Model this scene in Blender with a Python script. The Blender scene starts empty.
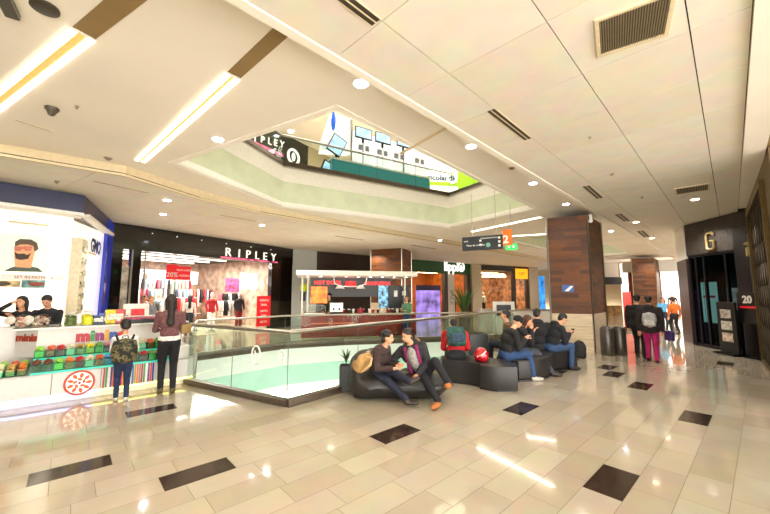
import bpy, bmesh, math, random
import numpy as np
from mathutils import Vector, Matrix, Euler
random.seed(7)
PI = math.pi
SC = bpy.context.scene
COL = SC.collection
# ---------------------------------------------------------------- camera
F, HY, CH = 345.0, 293.0, 1.7
PIT = math.atan((HY-257)/F)
cd = bpy.data.cameras.new('camera'); cam = bpy.data.objects.new('camera', cd); COL.objects.link(cam)
cd.sensor_width = 36; cd.lens = 36*F/770; cd.clip_start = 0.05; cd.clip_end = 200
cam.location = (0, 0, CH); cam.rotation_euler = (PI/2+PIT, 0, 0)
SC.camera = cam
def ray(x, y):
    r = (x-385)/F; u = (257-y)/F
    return Vector((r, math.cos(PIT)-u*math.sin(PIT), math.sin(PIT)+u*math.cos(PIT)))
def G(x, y, z=0.0):                    # where the line of sight through a pixel meets height z
    d = ray(x, y); t = (z-CH)/d.z
    return Vector((d.x*t, d.y*t, z))
def D(x, y, Y):                        # ... meets depth Y
    d = ray(x, y); t = Y/d.y
    return Vector((d.x*t, Y, CH+d.z*t))
# ---------------------------------------------------------------- materials
def lin(h):
    h = h.lstrip('#'); o = []
    if len(h) == 3: h = ''.join(c*2 for c in h)
    for i in (0, 2, 4):
        c = int(h[i:i+2], 16)/255
        o.append(c/12.92 if c <= .04045 else ((c+.055)/1.055)**2.4)
    return tuple(o)+(1,)
MC = {}
def mat(name, h, rough=.6, metal=0, emit=0, var=.06, scale=14, coat=0, alpha=1, bump=0, eh=None, stretch=(1,1,1)):
    if name in MC: return MC[name]
    m = bpy.data.materials.new(name); m.use_nodes = True; nt = m.node_tree; N = nt.nodes; L = nt.links
    b = N['Principled BSDF']; c = lin(h)
    b.inputs['Base Color'].default_value = c; b.inputs['Roughness'].default_value = rough
    b.inputs['Metallic'].default_value = metal; b.inputs['Coat Weight'].default_value = coat
    if emit:
        b.inputs['Emission Color'].default_value = lin(eh or h); b.inputs['Emission Strength'].default_value = emit
    if alpha < 1: b.inputs['Alpha'].default_value = alpha
    if var:
        tc = N.new('ShaderNodeTexCoord'); mp = N.new('ShaderNodeMapping'); no = N.new('ShaderNodeTexNoise'); no.inputs['Scale'].default_value = scale
        mp.inputs['Scale'].default_value = stretch
        no.inputs['Detail'].default_value = 3
        L.new(tc.outputs['Object'], mp.inputs[0]); L.new(mp.outputs[0], no.inputs['Vector'])
        r = N.new('ShaderNodeValToRGB'); e = r.color_ramp.elements
        e[0].position = .3; e[1].position = .7
        e[0].color = tuple(max(0, k*(1-var*2)) for k in c[:3])+(1,); e[1].color = tuple(min(1, k*(1+var*2)) for k in c[:3])+(1,)
        L.new(no.outputs['Fac'], r.inputs[0]); L.new(r.outputs[0], b.inputs['Base Color'])
        if emit and var >= .15: L.new(r.outputs[0], b.inputs['Emission Color'])
        if bump:
            bp = N.new('ShaderNodeBump'); bp.inputs['Strength'].default_value = bump; bp.inputs['Distance'].default_value = .01
            L.new(no.outputs['Fac'], bp.inputs['Height']); L.new(bp.outputs[0], b.inputs['Normal'])
    MC[name] = m
    return m
def glass(name, h, tr=.85, rough=.02):
    if name in MC: return MC[name]
    m = bpy.data.materials.new(name); m.use_nodes = True; nt = m.node_tree; N = nt.nodes; L = nt.links
    N.remove(N['Principled BSDF']); o = N['Material Output']
    t = N.new('ShaderNodeBsdfTransparent'); t.inputs[0].default_value = lin(h)
    g = N.new('ShaderNodeBsdfGlossy'); g.inputs['Roughness'].default_value = rough
    lw = N.new('ShaderNodeLayerWeight'); lw.inputs[0].default_value = .12
    mr = N.new('ShaderNodeMapRange'); mr.inputs['To Min'].default_value = (1-tr)*.2; mr.inputs['To Max'].default_value = .45
    L.new(lw.outputs['Fresnel'], mr.inputs['Value'])
    mx = N.new('ShaderNodeMixShader'); L.new(mr.outputs[0], mx.inputs[0]); L.new(t.outputs[0], mx.inputs[1]); L.new(g.outputs[0], mx.inputs[2])
    L.new(mx.outputs[0], o.inputs['Surface']); MC[name] = m
    return m
def island(name, a, b2, rough, bump=0, coat=0):    # a colour that differs slightly from piece to piece
    if name in MC: return MC[name]
    m = mat(name, a, rough, var=0, coat=coat); nt = m.node_tree; N = nt.nodes; L = nt.links; b = N['Principled BSDF']
    g = N.new('ShaderNodeNewGeometry'); mx = N.new('ShaderNodeMix'); mx.data_type = 'RGBA'
    mx.inputs[6].default_value = lin(a); mx.inputs[7].default_value = lin(b2)
    L.new(g.outputs['Random Per Island'], mx.inputs[0])
    tc = N.new('ShaderNodeTexCoord'); no = N.new('ShaderNodeTexNoise'); no.inputs['Scale'].default_value = 3; no.inputs['Detail'].default_value = 5
    L.new(tc.outputs['Object'], no.inputs['Vector'])
    m2 = N.new('ShaderNodeMix'); m2.data_type = 'RGBA'; m2.blend_type = 'MULTIPLY'; m2.inputs[0].default_value = .25
    L.new(mx.outputs[2], m2.inputs[6]); L.new(no.outputs['Color'], m2.inputs[7]); L.new(m2.outputs[2], b.inputs['Base Color'])
    return m
def wood(name):
    m = mat(name, '#4a2c18', .55, var=0); nt = m.node_tree; N = nt.nodes; L = nt.links; b = N['Principled BSDF']
    g = N.new('ShaderNodeNewGeometry'); tc = N.new('ShaderNodeTexCoord'); mp = N.new('ShaderNodeMapping'); mp.inputs['Scale'].default_value = (2, 2, 30)
    no = N.new('ShaderNodeTexNoise'); no.inputs['Scale'].default_value = 2.5; no.inputs['Detail'].default_value = 6
    L.new(tc.outputs['Object'], mp.inputs[0]); L.new(mp.outputs[0], no.inputs['Vector'])
    r = N.new('ShaderNodeValToRGB'); e = r.color_ramp.elements; e[0].color = lin('#301703'); e[1].color = lin('#80460f'); e[0].position = .2; e[1].position = .8
    ad = N.new('ShaderNodeMath'); ad.operation = 'MULTIPLY_ADD'; ad.inputs[1].default_value = .35; 
    L.new(g.outputs['Random Per Island'], ad.inputs[0]); 
    sb = N.new('ShaderNodeMath'); sb.operation = 'MULTIPLY'; sb.inputs[1].default_value = .6; L.new(no.outputs['Fac'], sb.inputs[0]); L.new(sb.outputs[0], ad.inputs[2])
    L.new(ad.outputs[0], r.inputs[0]); L.new(r.outputs[0], b.inputs['Base Color'])
    return m
def camo_mat(name):
    m = mat(name, '#3a3a28', .8, var=.1, scale=14); r = [n for n in m.node_tree.nodes if n.type == 'VALTORGB'][0].color_ramp
    r.interpolation = 'CONSTANT'; r.elements[0].position = 0; r.elements[1].position = .47; r.elements[0].color = lin('#15150f'); r.elements[1].color = lin('#3f4228')
    e = r.elements.new(.55); e.color = lin('#7a6c48'); e = r.elements.new(.62); e.color = lin('#241f14')
    return m
# ---------------------------------------------------------------- mesh builder
class MB:
    def __init__(s): s.bm = bmesh.new(); s.mi = 0
    def _m(s, fs):
        for f in fs: f.material_index = s.mi
    def _new(s, vs, bevel=0, seg=2):
        fs = {f for v in vs for f in v.link_faces}
        s._m(fs)
        if bevel:
            es = list({e for v in vs for e in v.link_edges})
            r = bmesh.ops.bevel(s.bm, geom=es, offset=bevel, segments=seg, profile=.5, affect='EDGES', clamp_overlap=True)
            s._m(r['faces'])
    def box(s, x0, x1, y0, y1, z0, z1, bevel=0, rot=None, seg=2):
        v = bmesh.ops.create_cube(s.bm, size=1)['verts']
        M = Matrix.Translation(((x0+x1)/2, (y0+y1)/2, (z0+z1)/2))
        if rot: M = M @ Euler(rot).to_matrix().to_4x4()
        M = M @ Matrix.Diagonal((abs(x1-x0), abs(y1-y0), abs(z1-z0), 1))
        bmesh.ops.transform(s.bm, matrix=M, verts=v); s._new(v, bevel, seg); return s
    def cone(s, p0, p1, r0, r1=None, n=12, cap=True):
        p0 = Vector(p0); p1 = Vector(p1); r1 = r0 if r1 is None else r1; d = p1-p0
        v = bmesh.ops.create_cone(s.bm, cap_ends=cap, segments=n, radius1=r0, radius2=r1, depth=d.length)['verts']
        M = Matrix.Translation((p0+p1)/2) @ d.to_track_quat('Z', 'Y').to_matrix().to_4x4()
        bmesh.ops.transform(s.bm, matrix=M, verts=v); s._new(v); return s
    def ball(s, c, r, sub=2, rot=None):
        if not hasattr(r, '__len__'): r = (r, r, r)
        v = bmesh.ops.create_icosphere(s.bm, subdivisions=sub, radius=1)['verts']
        M = Matrix.Translation(c) @ (rot.to_4x4() if rot is not None else Matrix.Identity(4)) @ Matrix.Diagonal(tuple(r)+(1,))
        bmesh.ops.transform(s.bm, matrix=M, verts=v); s._new(v); return s
    def tube(s, pts, r, n=8):
        pts = [Vector(p) for p in pts]
        rings = []
        for i, p in enumerate(pts):
            d = (pts[min(i+1, len(pts)-1)]-pts[max(i-1, 0)]).normalized()
            a = d.orthogonal().normalized() if not rings else (la-d*la.dot(d)).normalized()
            la = a; b = d.cross(a); rr = r[i] if hasattr(r, '__len__') else r
            rings.append([s.bm.verts.new(p+(a*math.cos(2*PI*k/n)+b*math.sin(2*PI*k/n))*rr) for k in range(n)])
        fs = []
        for A, B in zip(rings, rings[1:]):
            for k in range(n): fs.append(s.bm.faces.new((A[k], A[(k+1) % n], B[(k+1) % n], B[k])))
        fs.append(s.bm.faces.new(rings[0][::-1])); fs.append(s.bm.faces.new(rings[-1])); s._m(fs); return s
    def lathe(s, prof, c=(0, 0, 0), n=20, sx=1, sy=1):
        c = Vector(c); rings = [[s.bm.verts.new(c+Vector((sx*r*math.cos(2*PI*k/n), sy*r*math.sin(2*PI*k/n), z))) for k in range(n)] for r, z in prof]
        fs = []
        for A, B in zip(rings, rings[1:]):
            for k in range(n): fs.append(s.bm.faces.new((A[k], A[(k+1) % n], B[(k+1) % n], B[k])))
        fs.append(s.bm.faces.new(rings[0][::-1])); fs.append(s.bm.faces.new(rings[-1])); s._m(fs); return s
    def prism(s, poly, z0, z1, bevel=0, seg=3):     # poly in xy
        a = [s.bm.verts.new((p[0], p[1], z0)) for p in poly]; b = [s.bm.verts.new((p[0], p[1], z1)) for p in poly]; n = len(a)
        fs = [s.bm.faces.new(a[::-1]), s.bm.faces.new(b)]+[s.bm.faces.new((a[i], a[(i+1) % n], b[(i+1) % n], b[i])) for i in range(n)]
        s._m(fs); 
        bmesh.ops.recalc_face_normals(s.bm, faces=fs)
        if bevel:
            es = [e for f in fs[:2] for e in f.edges]
            r = bmesh.ops.bevel(s.bm, geom=es, offset=bevel, segments=seg, profile=.5, affect='EDGES', clamp_overlap=True); s._m(r['faces'])
        return s
    def xz(s, poly, y0, y1, bevel=0):               # outline in the xz plane, thickness along y
        t = MB(); t.prism([(p[0], p[1]) for p in poly], 0, 1, 0)
        M = Matrix(((1, 0, 0, 0), (0, 0, y1-y0, y0), (0, 1, 0, 0), (0, 0, 0, 1)))
        return s.merge(t, M, bevel)
    def merge(s, t, M=None, bevel=0):
        me = bpy.data.meshes.new('t')
        if M is not None: bmesh.ops.transform(t.bm, matrix=M, verts=t.bm.verts)
        bmesh.ops.recalc_face_normals(t.bm, faces=t.bm.faces)
        if bevel: bmesh.ops.bevel(t.bm, geom=list(t.bm.edges), offset=bevel, segments=2, profile=.5, affect='EDGES', clamp_overlap=True)
        for f in t.bm.faces: f.material_index = s.mi
        t.bm.to_mesh(me); s.bm.from_mesh(me); bpy.data.meshes.remove(me); t.bm.free(); return s
    def slot(s, i): s.mi = i; return s
    def build(s, name, mats, parent=None, smooth=0, label=None):
        bmesh.ops.recalc_face_normals(s.bm, faces=s.bm.faces)
        me = bpy.data.meshes.new(name); s.bm.to_mesh(me); s.bm.free()
        for m in (mats if isinstance(mats, (list, tuple)) else [mats]): me.materials.append(m)
        if smooth:
            me.shade_smooth()
            if smooth < 2: me.set_sharp_from_angle(angle=math.radians(40))
        o = bpy.data.objects.new(name, me); COL.objects.link(o)
        if parent is not None: o.parent = parent
        if label: o['label'] = label
        return o
def tag(o, label, cat, group=None, kind=None):
    o['label'] = label; o['category'] = cat
    if group: o['group'] = group
    if kind: o['kind'] = kind
    return o
def thing(name, label, cat, loc=(0, 0, 0), rotz=0, group=None):
    o = bpy.data.objects.new(name, None); o.empty_display_size = .1; COL.objects.link(o)
    o.location = loc; o.rotation_euler = (0, 0, rotz); return tag(o, label, cat, group)
def struct(o):
    o['kind'] = 'structure'; return o
KIDS = {}
def dup(root, loc, rotz=None, label=None, scale=None):
    r = root.copy(); COL.objects.link(r); r.location = loc
    if rotz is not None: r.rotation_euler = (0, 0, rotz)
    if label: r['label'] = label
    if scale: r.scale = (scale,)*3
    for c in [o for o in bpy.data.objects if o.parent == root]:
        q = c.copy(); COL.objects.link(q); q.parent = r
        for g in [o for o in bpy.data.objects if o.parent == c]:
            h = g.copy(); COL.objects.link(h); h.parent = q
    return r
def text(body, size, m, parent=None, M=None, name='lettering', depth=.008, align='CENTER', bold=0, sx=1, space=1):
    c = bpy.data.curves.new('t', 'FONT'); c.body = body; c.size = size; c.extrude = depth/2; c.align_x = align; c.align_y = 'CENTER'
    c.offset = bold; c.resolution_u = 3; c.space_character = space
    t = bpy.data.objects.new('t', c); COL.objects.link(t); bpy.context.view_layer.update()
    me = bpy.data.meshes.new_from_object(t.evaluated_get(bpy.context.evaluated_depsgraph_get()))
    bpy.data.objects.remove(t); bpy.data.curves.remove(c)
    me.transform((M or Matrix.Identity(4)) @ Matrix.Rotation(PI/2, 4, 'X') @ Matrix.Diagonal((sx, 1, 1, 1)))
    me.materials.clear(); me.materials.append(m)
    o = bpy.data.objects.new(name, me); COL.objects.link(o)
    if parent is not None: o.parent = parent
    return o
def T(x, y, z, rz=0, rx=0): return Matrix.Translation((x, y, z)) @ Matrix.Rotation(rz, 4, 'Z') @ Matrix.Rotation(rx, 4, 'X')
class Frame:          # a vertical face: x along it, y into it (away from the viewer), z up
    def __init__(s, p0, p1):
        s.p = Vector((p0[0], p0[1], 0)); d = Vector((p1[0]-p0[0], p1[1]-p0[1], 0)); s.len = d.length
        s.rz = math.atan2(d.y, d.x); s.M = Matrix.Translation(s.p) @ Matrix.Rotation(s.rz, 4, 'Z'); s.I = s.M.inverted()
    def px(s, x, y, dep=0):
        o = s.I @ Vector((0, 0, CH)); d = s.I.to_3x3() @ ray(x, y); t = (dep-o.y)/d.y; q = o+d*t
        return q.x, q.z
    def w(s, x, y=0, z=0): return s.M @ Vector((x, y, z))
    def thing(s, name, label, cat, x=0, y=0, z=0, group=None): return thing(name, label, cat, s.w(x, y, z), s.rz, group)
# shared materials
CREAM = mat('cream_ceiling_paint', '#f5efe2', .55, var=.02, scale=.8)
TILEC = island('cream_ceiling_panels', '#f5efe1', '#efe7d6', .6)
WHITE = mat('white_paint', '#f2f0ea', .5, var=.02)
DARK = mat('near_black_paint', '#14110f', .35, var=.1)
GAP = mat('dark_gap', '#2a2118', .8)
STEEL = mat('brushed_steel', '#b9b4aa', .28, 1, var=.05)
BLKM = mat('black_metal', '#18181a', .35, .6)
DTRIM = mat('dark_floor_edge_trim', '#5a4d42', .4, .3)
LAMPW = mat('lamp_white_light', '#ffffff', .5, emit=30, var=0, eh='#e6eeff')
LAMPY = mat('lamp_warm_light', '#fff4dc', .5, emit=14, var=0, eh='#ffe9bd')
SHOPL = mat('shop_light_panel', '#ffffff', .5, emit=5, var=0, eh='#fff3dc')
GREENG = mat('pale_green_backlit_glass', '#d8dfc2', .15, emit=.05, var=.04, scale=2, eh='#dff0d0')
WOOD = wood('dark_wood_planks')
TRAV = mat('beige_travertine', '#c9b492', .35, var=.08, scale=3, stretch=(1, 1, 12))
RED = mat('red_plastic', '#c8141c', .35)
SKIN = mat('skin_light', '#d9a07c', .5, var=.04)
BLK = mat('black_plastic', '#161616', .4)
SCR = None
# ================================================================= SETTING
S2 = math.sqrt(.5)
def uv(a, b): return Vector((a*S2+b*S2, a*S2-b*S2, 0))    # a: along the hall, b: to its right
def inpoly(p, poly):
    c = False; n = len(poly)
    for i in range(n):
        a, b = poly[i], poly[(i+1) % n]
        if (a[1] > p[1]) != (b[1] > p[1]) and p[0] < (b[0]-a[0])*(p[1]-a[1])/(b[1]-a[1])+a[0]: c = not c
    return c
# ---- floor
FH = [(-3.61, 6.77), (-1.45, 5.47), (4.3, 11.9), (4.5, 13.55), (-1.42, 12.2), (-3.22, 11.4), (-5.0, 9.44)]
TILE = island('cream_floor_tiles', '#c2b6a1', '#b3a690', .09, coat=.4)
DTILE = mat('dark_brown_floor_tile', '#33261f', .12, var=.15, scale=6)
GROUT = mat('floor_grout', '#6b5b45', .7)
FA = math.radians(47.5)
fu = Vector((math.sin(FA), math.cos(FA))); fv = Vector((math.cos(FA), -math.sin(FA)))
dark_px = [(612, 481), (687, 416), (395, 433), (195, 468), (72, 472), (153, 412), (521, 408), (636, 385), (612, 374), (604, 367), (717, 363.5), (559, 373), (736, 350), (640, 352)]
p0 = G(612, 481); v0 = p0.x*fv.x+p0.y*fv.y
TW, TL = .3, .6
vph = (v0-TW/2) % TW
rowd = {}
for q in dark_px:
    w = G(*q); a = w.x*fu.x+w.y*fu.y; b = w.x*fv.x+w.y*fv.y
    rowd.setdefault(int(math.floor((b-vph)/TW)), []).append(a)
mb = MB(); g = .0022
for r in range(-60, 64):
    ds = rowd.get(r, [])
    ph = (ds[0]-TL/2) % TL if ds else ((r*.3) % TL)
    b0 = vph+r*TW; b1 = b0+TW
    for k in range(-8, 75):
        a0 = ph+k*TL; a1 = a0+TL
        cx = fu*(a0+.3)+fv*(b0+.15)
        if cx.y < -3.2 or cx.y > 37 or abs(cx.x) > 26: continue
        if cx.x < -9.5 and cx.y > 5: continue
        if inpoly(cx, FH) and all(inpoly(fu*A+fv*B, FH) for A in (a0, a1) for B in (b0, b1)): continue
        isd = any(a0 <= d < a1 for d in ds)
        vs = [mb.bm.verts.new((*(fu*A+fv*B), 0)) for A, B in ((a0+g, b0+g), (a0+g, b1-g), (a1-g, b1-g), (a1-g, b0+g))]
        f = mb.bm.faces.new(vs); f.material_index = 1 if isd else 0
for i in range(len(FH)):
    a = Vector((*FH[i], 0)); b = Vector((*FH[(i+1) % len(FH)], 0)); n = (b-a).cross(Vector((0, 0, 1)))
    bmesh.ops.bisect_plane(mb.bm, geom=mb.bm.verts[:]+mb.bm.edges[:]+mb.bm.faces[:], plane_co=a, plane_no=n, dist=1e-5)
dl = [f for f in mb.bm.faces if inpoly(f.calc_center_median(), FH)]
bmesh.ops.delete(mb.bm, geom=dl, context='FACES')
floor = struct(mb.build('floor', [TILE, DTILE]))
def holed(name, outer, hole, z0, z1, m, parent=None):       # flat slab with a polygonal hole
    mb = MB(); a, b = outer, hole
    t = bmesh.new(); es = []
    for poly in (a, b):
        vs = [t.verts.new((p[0], p[1], 0)) for p in poly]
        es += [t.edges.new((vs[i], vs[(i+1) % len(vs)])) for i in range(len(vs))]
    bmesh.ops.triangle_fill(t, use_beauty=True, use_dissolve=False, edges=es)
    bad = [f for f in t.faces if inpoly(f.calc_center_median(), b)]
    bmesh.ops.delete(t, geom=bad, context='FACES')
    r = bmesh.ops.extrude_face_region(t, geom=t.faces[:]); 
    for v in t.verts: v.co.z = z0
    for v in [e for e in r['geom'] if isinstance(e, bmesh.types.BMVert)]: v.co.z = z1
    me = bpy.data.meshes.new('t'); t.to_mesh(me); mb.bm.from_mesh(me); t.free()
    return mb.build(name, m, parent)
holed('grout_bed', [(-24, -3), (26, -3), (26, 37), (-24, 37)], FH, -.08, -.0015, GROUT, floor)
def band(mb, pts, z0, z1, t, closed=True):       # vertical band along a path, thickness t to the left of travel
    n = len(pts); rng = range(n if closed else n-1)
    P = [Vector((p[0], p[1])) for p in pts]
    off = []
    for i in range(n):
        d0 = (P[i]-P[i-1]) if (closed or i) else (P[1]-P[0]); d1 = (P[(i+1) % n]-P[i]) if (closed or i < n-1) else (P[i]-P[i-1])
        n0 = Vector((-d0.y, d0.x)).normalized(); n1 = Vector((-d1.y, d1.x)).normalized(); m = (n0+n1).normalized()
        off.append(P[i]+m*t/max(.4, m.dot(n0)))
    for i in rng:
        j = (i+1) % n; q = [P[i], P[j], off[j], off[i]]
        mb.prism([(v.x, v.y) for v in q], z0, z1)
    return mb
# FH runs clockwise?  make every hole counter-clockwise so 'left' is inside and t<0 is outside
def ccw(p):
    A = sum(p[i][0]*p[(i+1) % len(p)][1]-p[(i+1) % len(p)][0]*p[i][1] for i in range(len(p)))
    return p if A > 0 else p[::-1]
FHc = ccw(FH)
GREENL = mat('sea_green_backlit_glass', '#7aa893', .15, emit=.05, var=.04, scale=2, eh='#bfe6d0')
struct(band(MB(), FHc, -.1, .012, -.1).build('trim_1', DTRIM))
PG = mat('pale_grey_fascia', '#cdd2d0', .5, var=.02)
struct(band(MB(), FHc, -.62, -.1, -.15).build('trim_2', PG))
struct(band(MB(), FHc, -1.22, -.62, -.3).build('trim_3', GREENL))
struct(band(MB(), FHc, -1.42, -1.22, -.2).build('trim_4', PG))
LOWT = mat('lower_floor_tile', '#e0d4bd', .15, var=.04)
struct(MB().box(-12, 12, 0, 22, -5.6, -5.5).build('floor_lower', LOWT))
# ---- ceilings
UH = [(-.66, 4.5), (4.45, 10.1), (2.51, 13.15), (-3.01, 9.88), (-4.05, 6.45)]
UHc = ccw(UH)
H2 = ccw([(5.3, 15.6), (8.4, 18.9), (12.8, 17.6), (12.2, 26), (9.0, 25)])
H2 = ccw([tuple(uv(a, b)[:2]) for a, b in ((15.6, -6.9), (15.6, -4.4), (27, -4.4), (27, -7.6), (16.6, -7.6))])
seam = -3.6*S2
FAS = [(-9.5, 3.1), (-6.45, 5.57), (-5.12, 6.59), (-4.55, 8.29), (-3.61, 9.79), (2.0, 15.3), tuple(uv(34, -9.2)[:2])]
plain = [tuple(uv(-6, seam)[:2]), tuple(uv(34, seam)[:2])]+FAS[::-1]+[(-9.5, -3), (-2, -3)]
plain = [tuple(uv(34, seam)[:2])]+FAS[::-1]+[(-9.5, -3.2), (seam*1.414-3.2+0, -3.2)]
# two holes: split the strip across the hall between them
ca, cb = uv(14.2, seam), uv(14.2, -9.3)
near = [tuple(ca[:2]), (cb.x, cb.y)]+[FAS[4], FAS[3], FAS[2], FAS[1], FAS[0]]+[(-9.5, -3.2), (seam*1.414-3.2, -3.2)]
far = [tuple(uv(34, seam)[:2]), FAS[6], FAS[5] if FAS[5][1] > 15.4 else (cb.x, cb.y), tuple(ca[:2])]
far = [tuple(uv(34, seam)[:2]), tuple(uv(34, -9.25)[:2]), tuple(cb[:2]), tuple(ca[:2])]
ceil = struct(holed('ceiling', near, UH, 4.2, 4.24, CREAM))
struct(holed('ceiling_beyond', far, H2, 4.2, 4.24, CREAM))
# panelled ceiling on the right
bs = [seam+.0, -2.74*S2, -1.34*S2, -.13*S2, .41*S2, .62]
mb = MB()
for k in range(-6, 34):
    a0 = 1.9+k
    for i in range(4):
        p = [uv(a0+.004, bs[i]+.005), uv(a0+.996, bs[i]+.005), uv(a0+.996, bs[i+1]-.005), uv(a0+.004, bs[i+1]-.005)]
        if p[0].y < -3.2: continue
        if a0 > 14:       # beyond the shopfront the hall widens
            pass
        mb.prism([(v.x, v.y) for v in p], 4.0, 4.03)
for k in range(10, 34):      # panels over the far right of the hall
    a0 = 1.9+k
    for b0 in (.41*S2, .41*S2+1, .41*S2+2, .41*S2+3):
        if k < 13: continue
        p = [uv(a0+.004, b0+.005), uv(a0+.996, b0+.005), uv(a0+.996, b0+.995), uv(a0+.004, b0+.995)]
        mb.prism([(v.x, v.y) for v in p], 4.0, 4.03)
pc = struct(mb.build('ceiling_panels_right', TILEC))
def strip(name, a0, a1, b0, b1, z0, z1, m): return struct(MB().prism([tuple(uv(a, b)[:2]) for a, b in ((a0, b0), (a1, b0), (a1, b1), (a0, b1))], z0, z1).build(name, m))
o = MB().prism([tuple(uv(a, b)[:2]) for a, b in ((-5, seam), (35, seam), (35, 5), (-5, 5))], 4.034, 4.06).build('ceiling_void', GAP, pc)
strip('trim_5', -5, 34, seam-.1, seam-.002, 3.985, 4.21, CREAM)
strip('trim_6', -5, 13.2, .41*S2+.004, .55, 3.96, 4.033, CREAM)
OLC = mat('olive_ceiling_paint', '#8a7040', .6, var=.06, scale=2)
TANC = mat('tan_ceiling_paint', '#8f7548', .6, var=.05, scale=2)
struct(MB().prism([tuple(uv(-5, .552)[:2]), tuple(uv(13.2, .552)[:2]), tuple(uv(13.2, 1.6)[:2]), tuple(uv(-5, 1.6)[:2])], 3.99, 4.033).build('ceiling_edge', OLC))
# fascia step and panelled ceiling on the left and beyond the atrium
struct(band(MB(), FAS, 3.99, 4.22, .06, False).build('trim_7', mat('tan_fascia', '#d8c7a4', .6, var=.03)))
mb = MB(); outer = FAS[:]
bk = [tuple(uv(34, -9.25)[:2]), (14, 38), (-26, 38), (-26, 3.1)]
lp = [(p[0]-.0, p[1]+.0) for p in FAS]+bk
A0 = math.radians(62)
t = bmesh.new(); vs = [t.verts.new((p[0], p[1], 0)) for p in lp]; t.faces.new(vs)
dirs = (Vector((math.cos(math.radians(-32)), math.sin(math.radians(-32)), 0)), Vector((math.cos(math.radians(58)), math.sin(math.radians(58)), 0)))
for dv, st in ((dirs[0], 1.25), (dirs[1], 1.25)):
    for k in range(-40, 60):
        bmesh.ops.bisect_plane(t, geom=t.verts[:]+t.edges[:]+t.faces[:], plane_co=dv*(k*st), plane_no=dv, dist=1e-5)
bmesh.ops.split_edges(t, edges=t.edges[:])
for f in t.faces:
    c = f.calc_center_median()
    for v in f.verts:
        d = v.co-c
        if d.length > .05: v.co = c+d*(1-.006/d.length*1.2)
bmesh.ops.recalc_face_normals(t, faces=t.faces)
r = bmesh.ops.extrude_face_region(t, geom=t.faces[:])
for v in t.verts: v.co.z = 4.0
for v in [e for e in r['geom'] if isinstance(e, bmesh.types.BMVert)]: v.co.z = 4.02
me = bpy.data.meshes.new('t'); t.to_mesh(me); mb.bm.from_mesh(me)
pl = struct(mb.build('ceiling_panels_left', TILEC))
MB().prism(lp, 4.03, 4.05).build('ceiling_void', GAP, pl)
# ---- upper and further atrium rims
LIPM = mat('white_cornice', '#faf6ec', .5, var=.02)
def rim(poly, n0, gl):
    struct(band(MB(), poly, 4.19, 4.36, -.1).build('trim_%d' % n0, LIPM))
    struct(band(MB(), poly, 4.36, 4.98, -.32).build('trim_%d' % (n0+1), gl))
    struct(band(MB(), poly, 4.98, 5.45, -.12).build('trim_%d' % (n0+2), LIPM))
    struct(band(MB(), poly, 5.45, 5.52, -.14).build('trim_%d' % (n0+3), DTRIM))
def rim_inset(poly, d):
    return poly
rim(UHc, 8, GREENG); rim(H2, 12, GREENG)
# thin lit joints of the green glass bands
# level two floor, ceiling
holed_o = [(-24, 2), (26, 2), (26, 40), (-24, 40)]
def holed2(name, outer, h1, h2, z0, z1, m):
    cx = uv(14.2, 0)
    c1, c2 = uv(14.2, -40), uv(14.2, 40)
    A = [outer[0], outer[1], tuple(c2[:2]), tuple(c1[:2])]
    B = [tuple(c1[:2]), tuple(c2[:2]), tuple(uv(45, 40)[:2]), tuple(uv(45, -40)[:2])]
    struct(holed(name, A, h1, z0, z1, m)); struct(holed(name+'_far', B, h2, z0, z1, m))
UPF = mat('level_two_floor', '#e3d8c2', .2, var=.04)
A_ = [(-24, -3), (26, -3), tuple(uv(14.2, 20)[:2]), tuple(uv(14.2, -28)[:2])]
struct(holed('floor_level_two', A_, UHc, 5.4, 5.5, UPF))
struct(holed('floor_level_two_far', [tuple(uv(14.2, -28)[:2]), tuple(uv(14.2, 20)[:2]), tuple(uv(42, 20)[:2]), tuple(uv(42, -28)[:2])], H2, 5.4, 5.5, UPF))
struct(MB().box(-24, 26, -3.2, 40, 10.3, 10.4).build('ceiling_level_two', CREAM))
# ---- outer shell walls (far away, mostly behind shops)
struct(MB().box(-24, 26, 37.6, 37.8, -.1, 10.3).build('wall_back', mat('beige_wall', '#c9b695', .6)))
struct(MB().box(-24, 26, -3.3, -3.1, 5.4, 10.3).build('wall_upper_light_block', mat('beige_wall', '#c9b695', .6)))  # unseen wall added to keep world light out of level two
struct(MB().box(-9.6, -2.2, -3.3, -3.1, 0, 4.2).build('wall_behind_light_block', mat('warm_left_wall', '#8a7a64', .6)))  # unseen wall added to block world light from behind on the left
struct(MB().box(-9.9, -9.6, -3.2, 5.3, 0, 4.0).build('wall_left', mat('warm_left_wall', '#8a7a64', .6)))  # unseen wall added to darken the left ceiling and floor
struct(MB().box(25.6, 25.8, 0, 37.6, -.1, 10.3).build('wall_right_far', mat('beige_wall', '#c9b695', .6)))
struct(MB().box(-20.2, -20, 0, 37.6, -.1, 10.3).build('wall_left_far', mat('beige_wall', '#c9b695', .6)))
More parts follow.
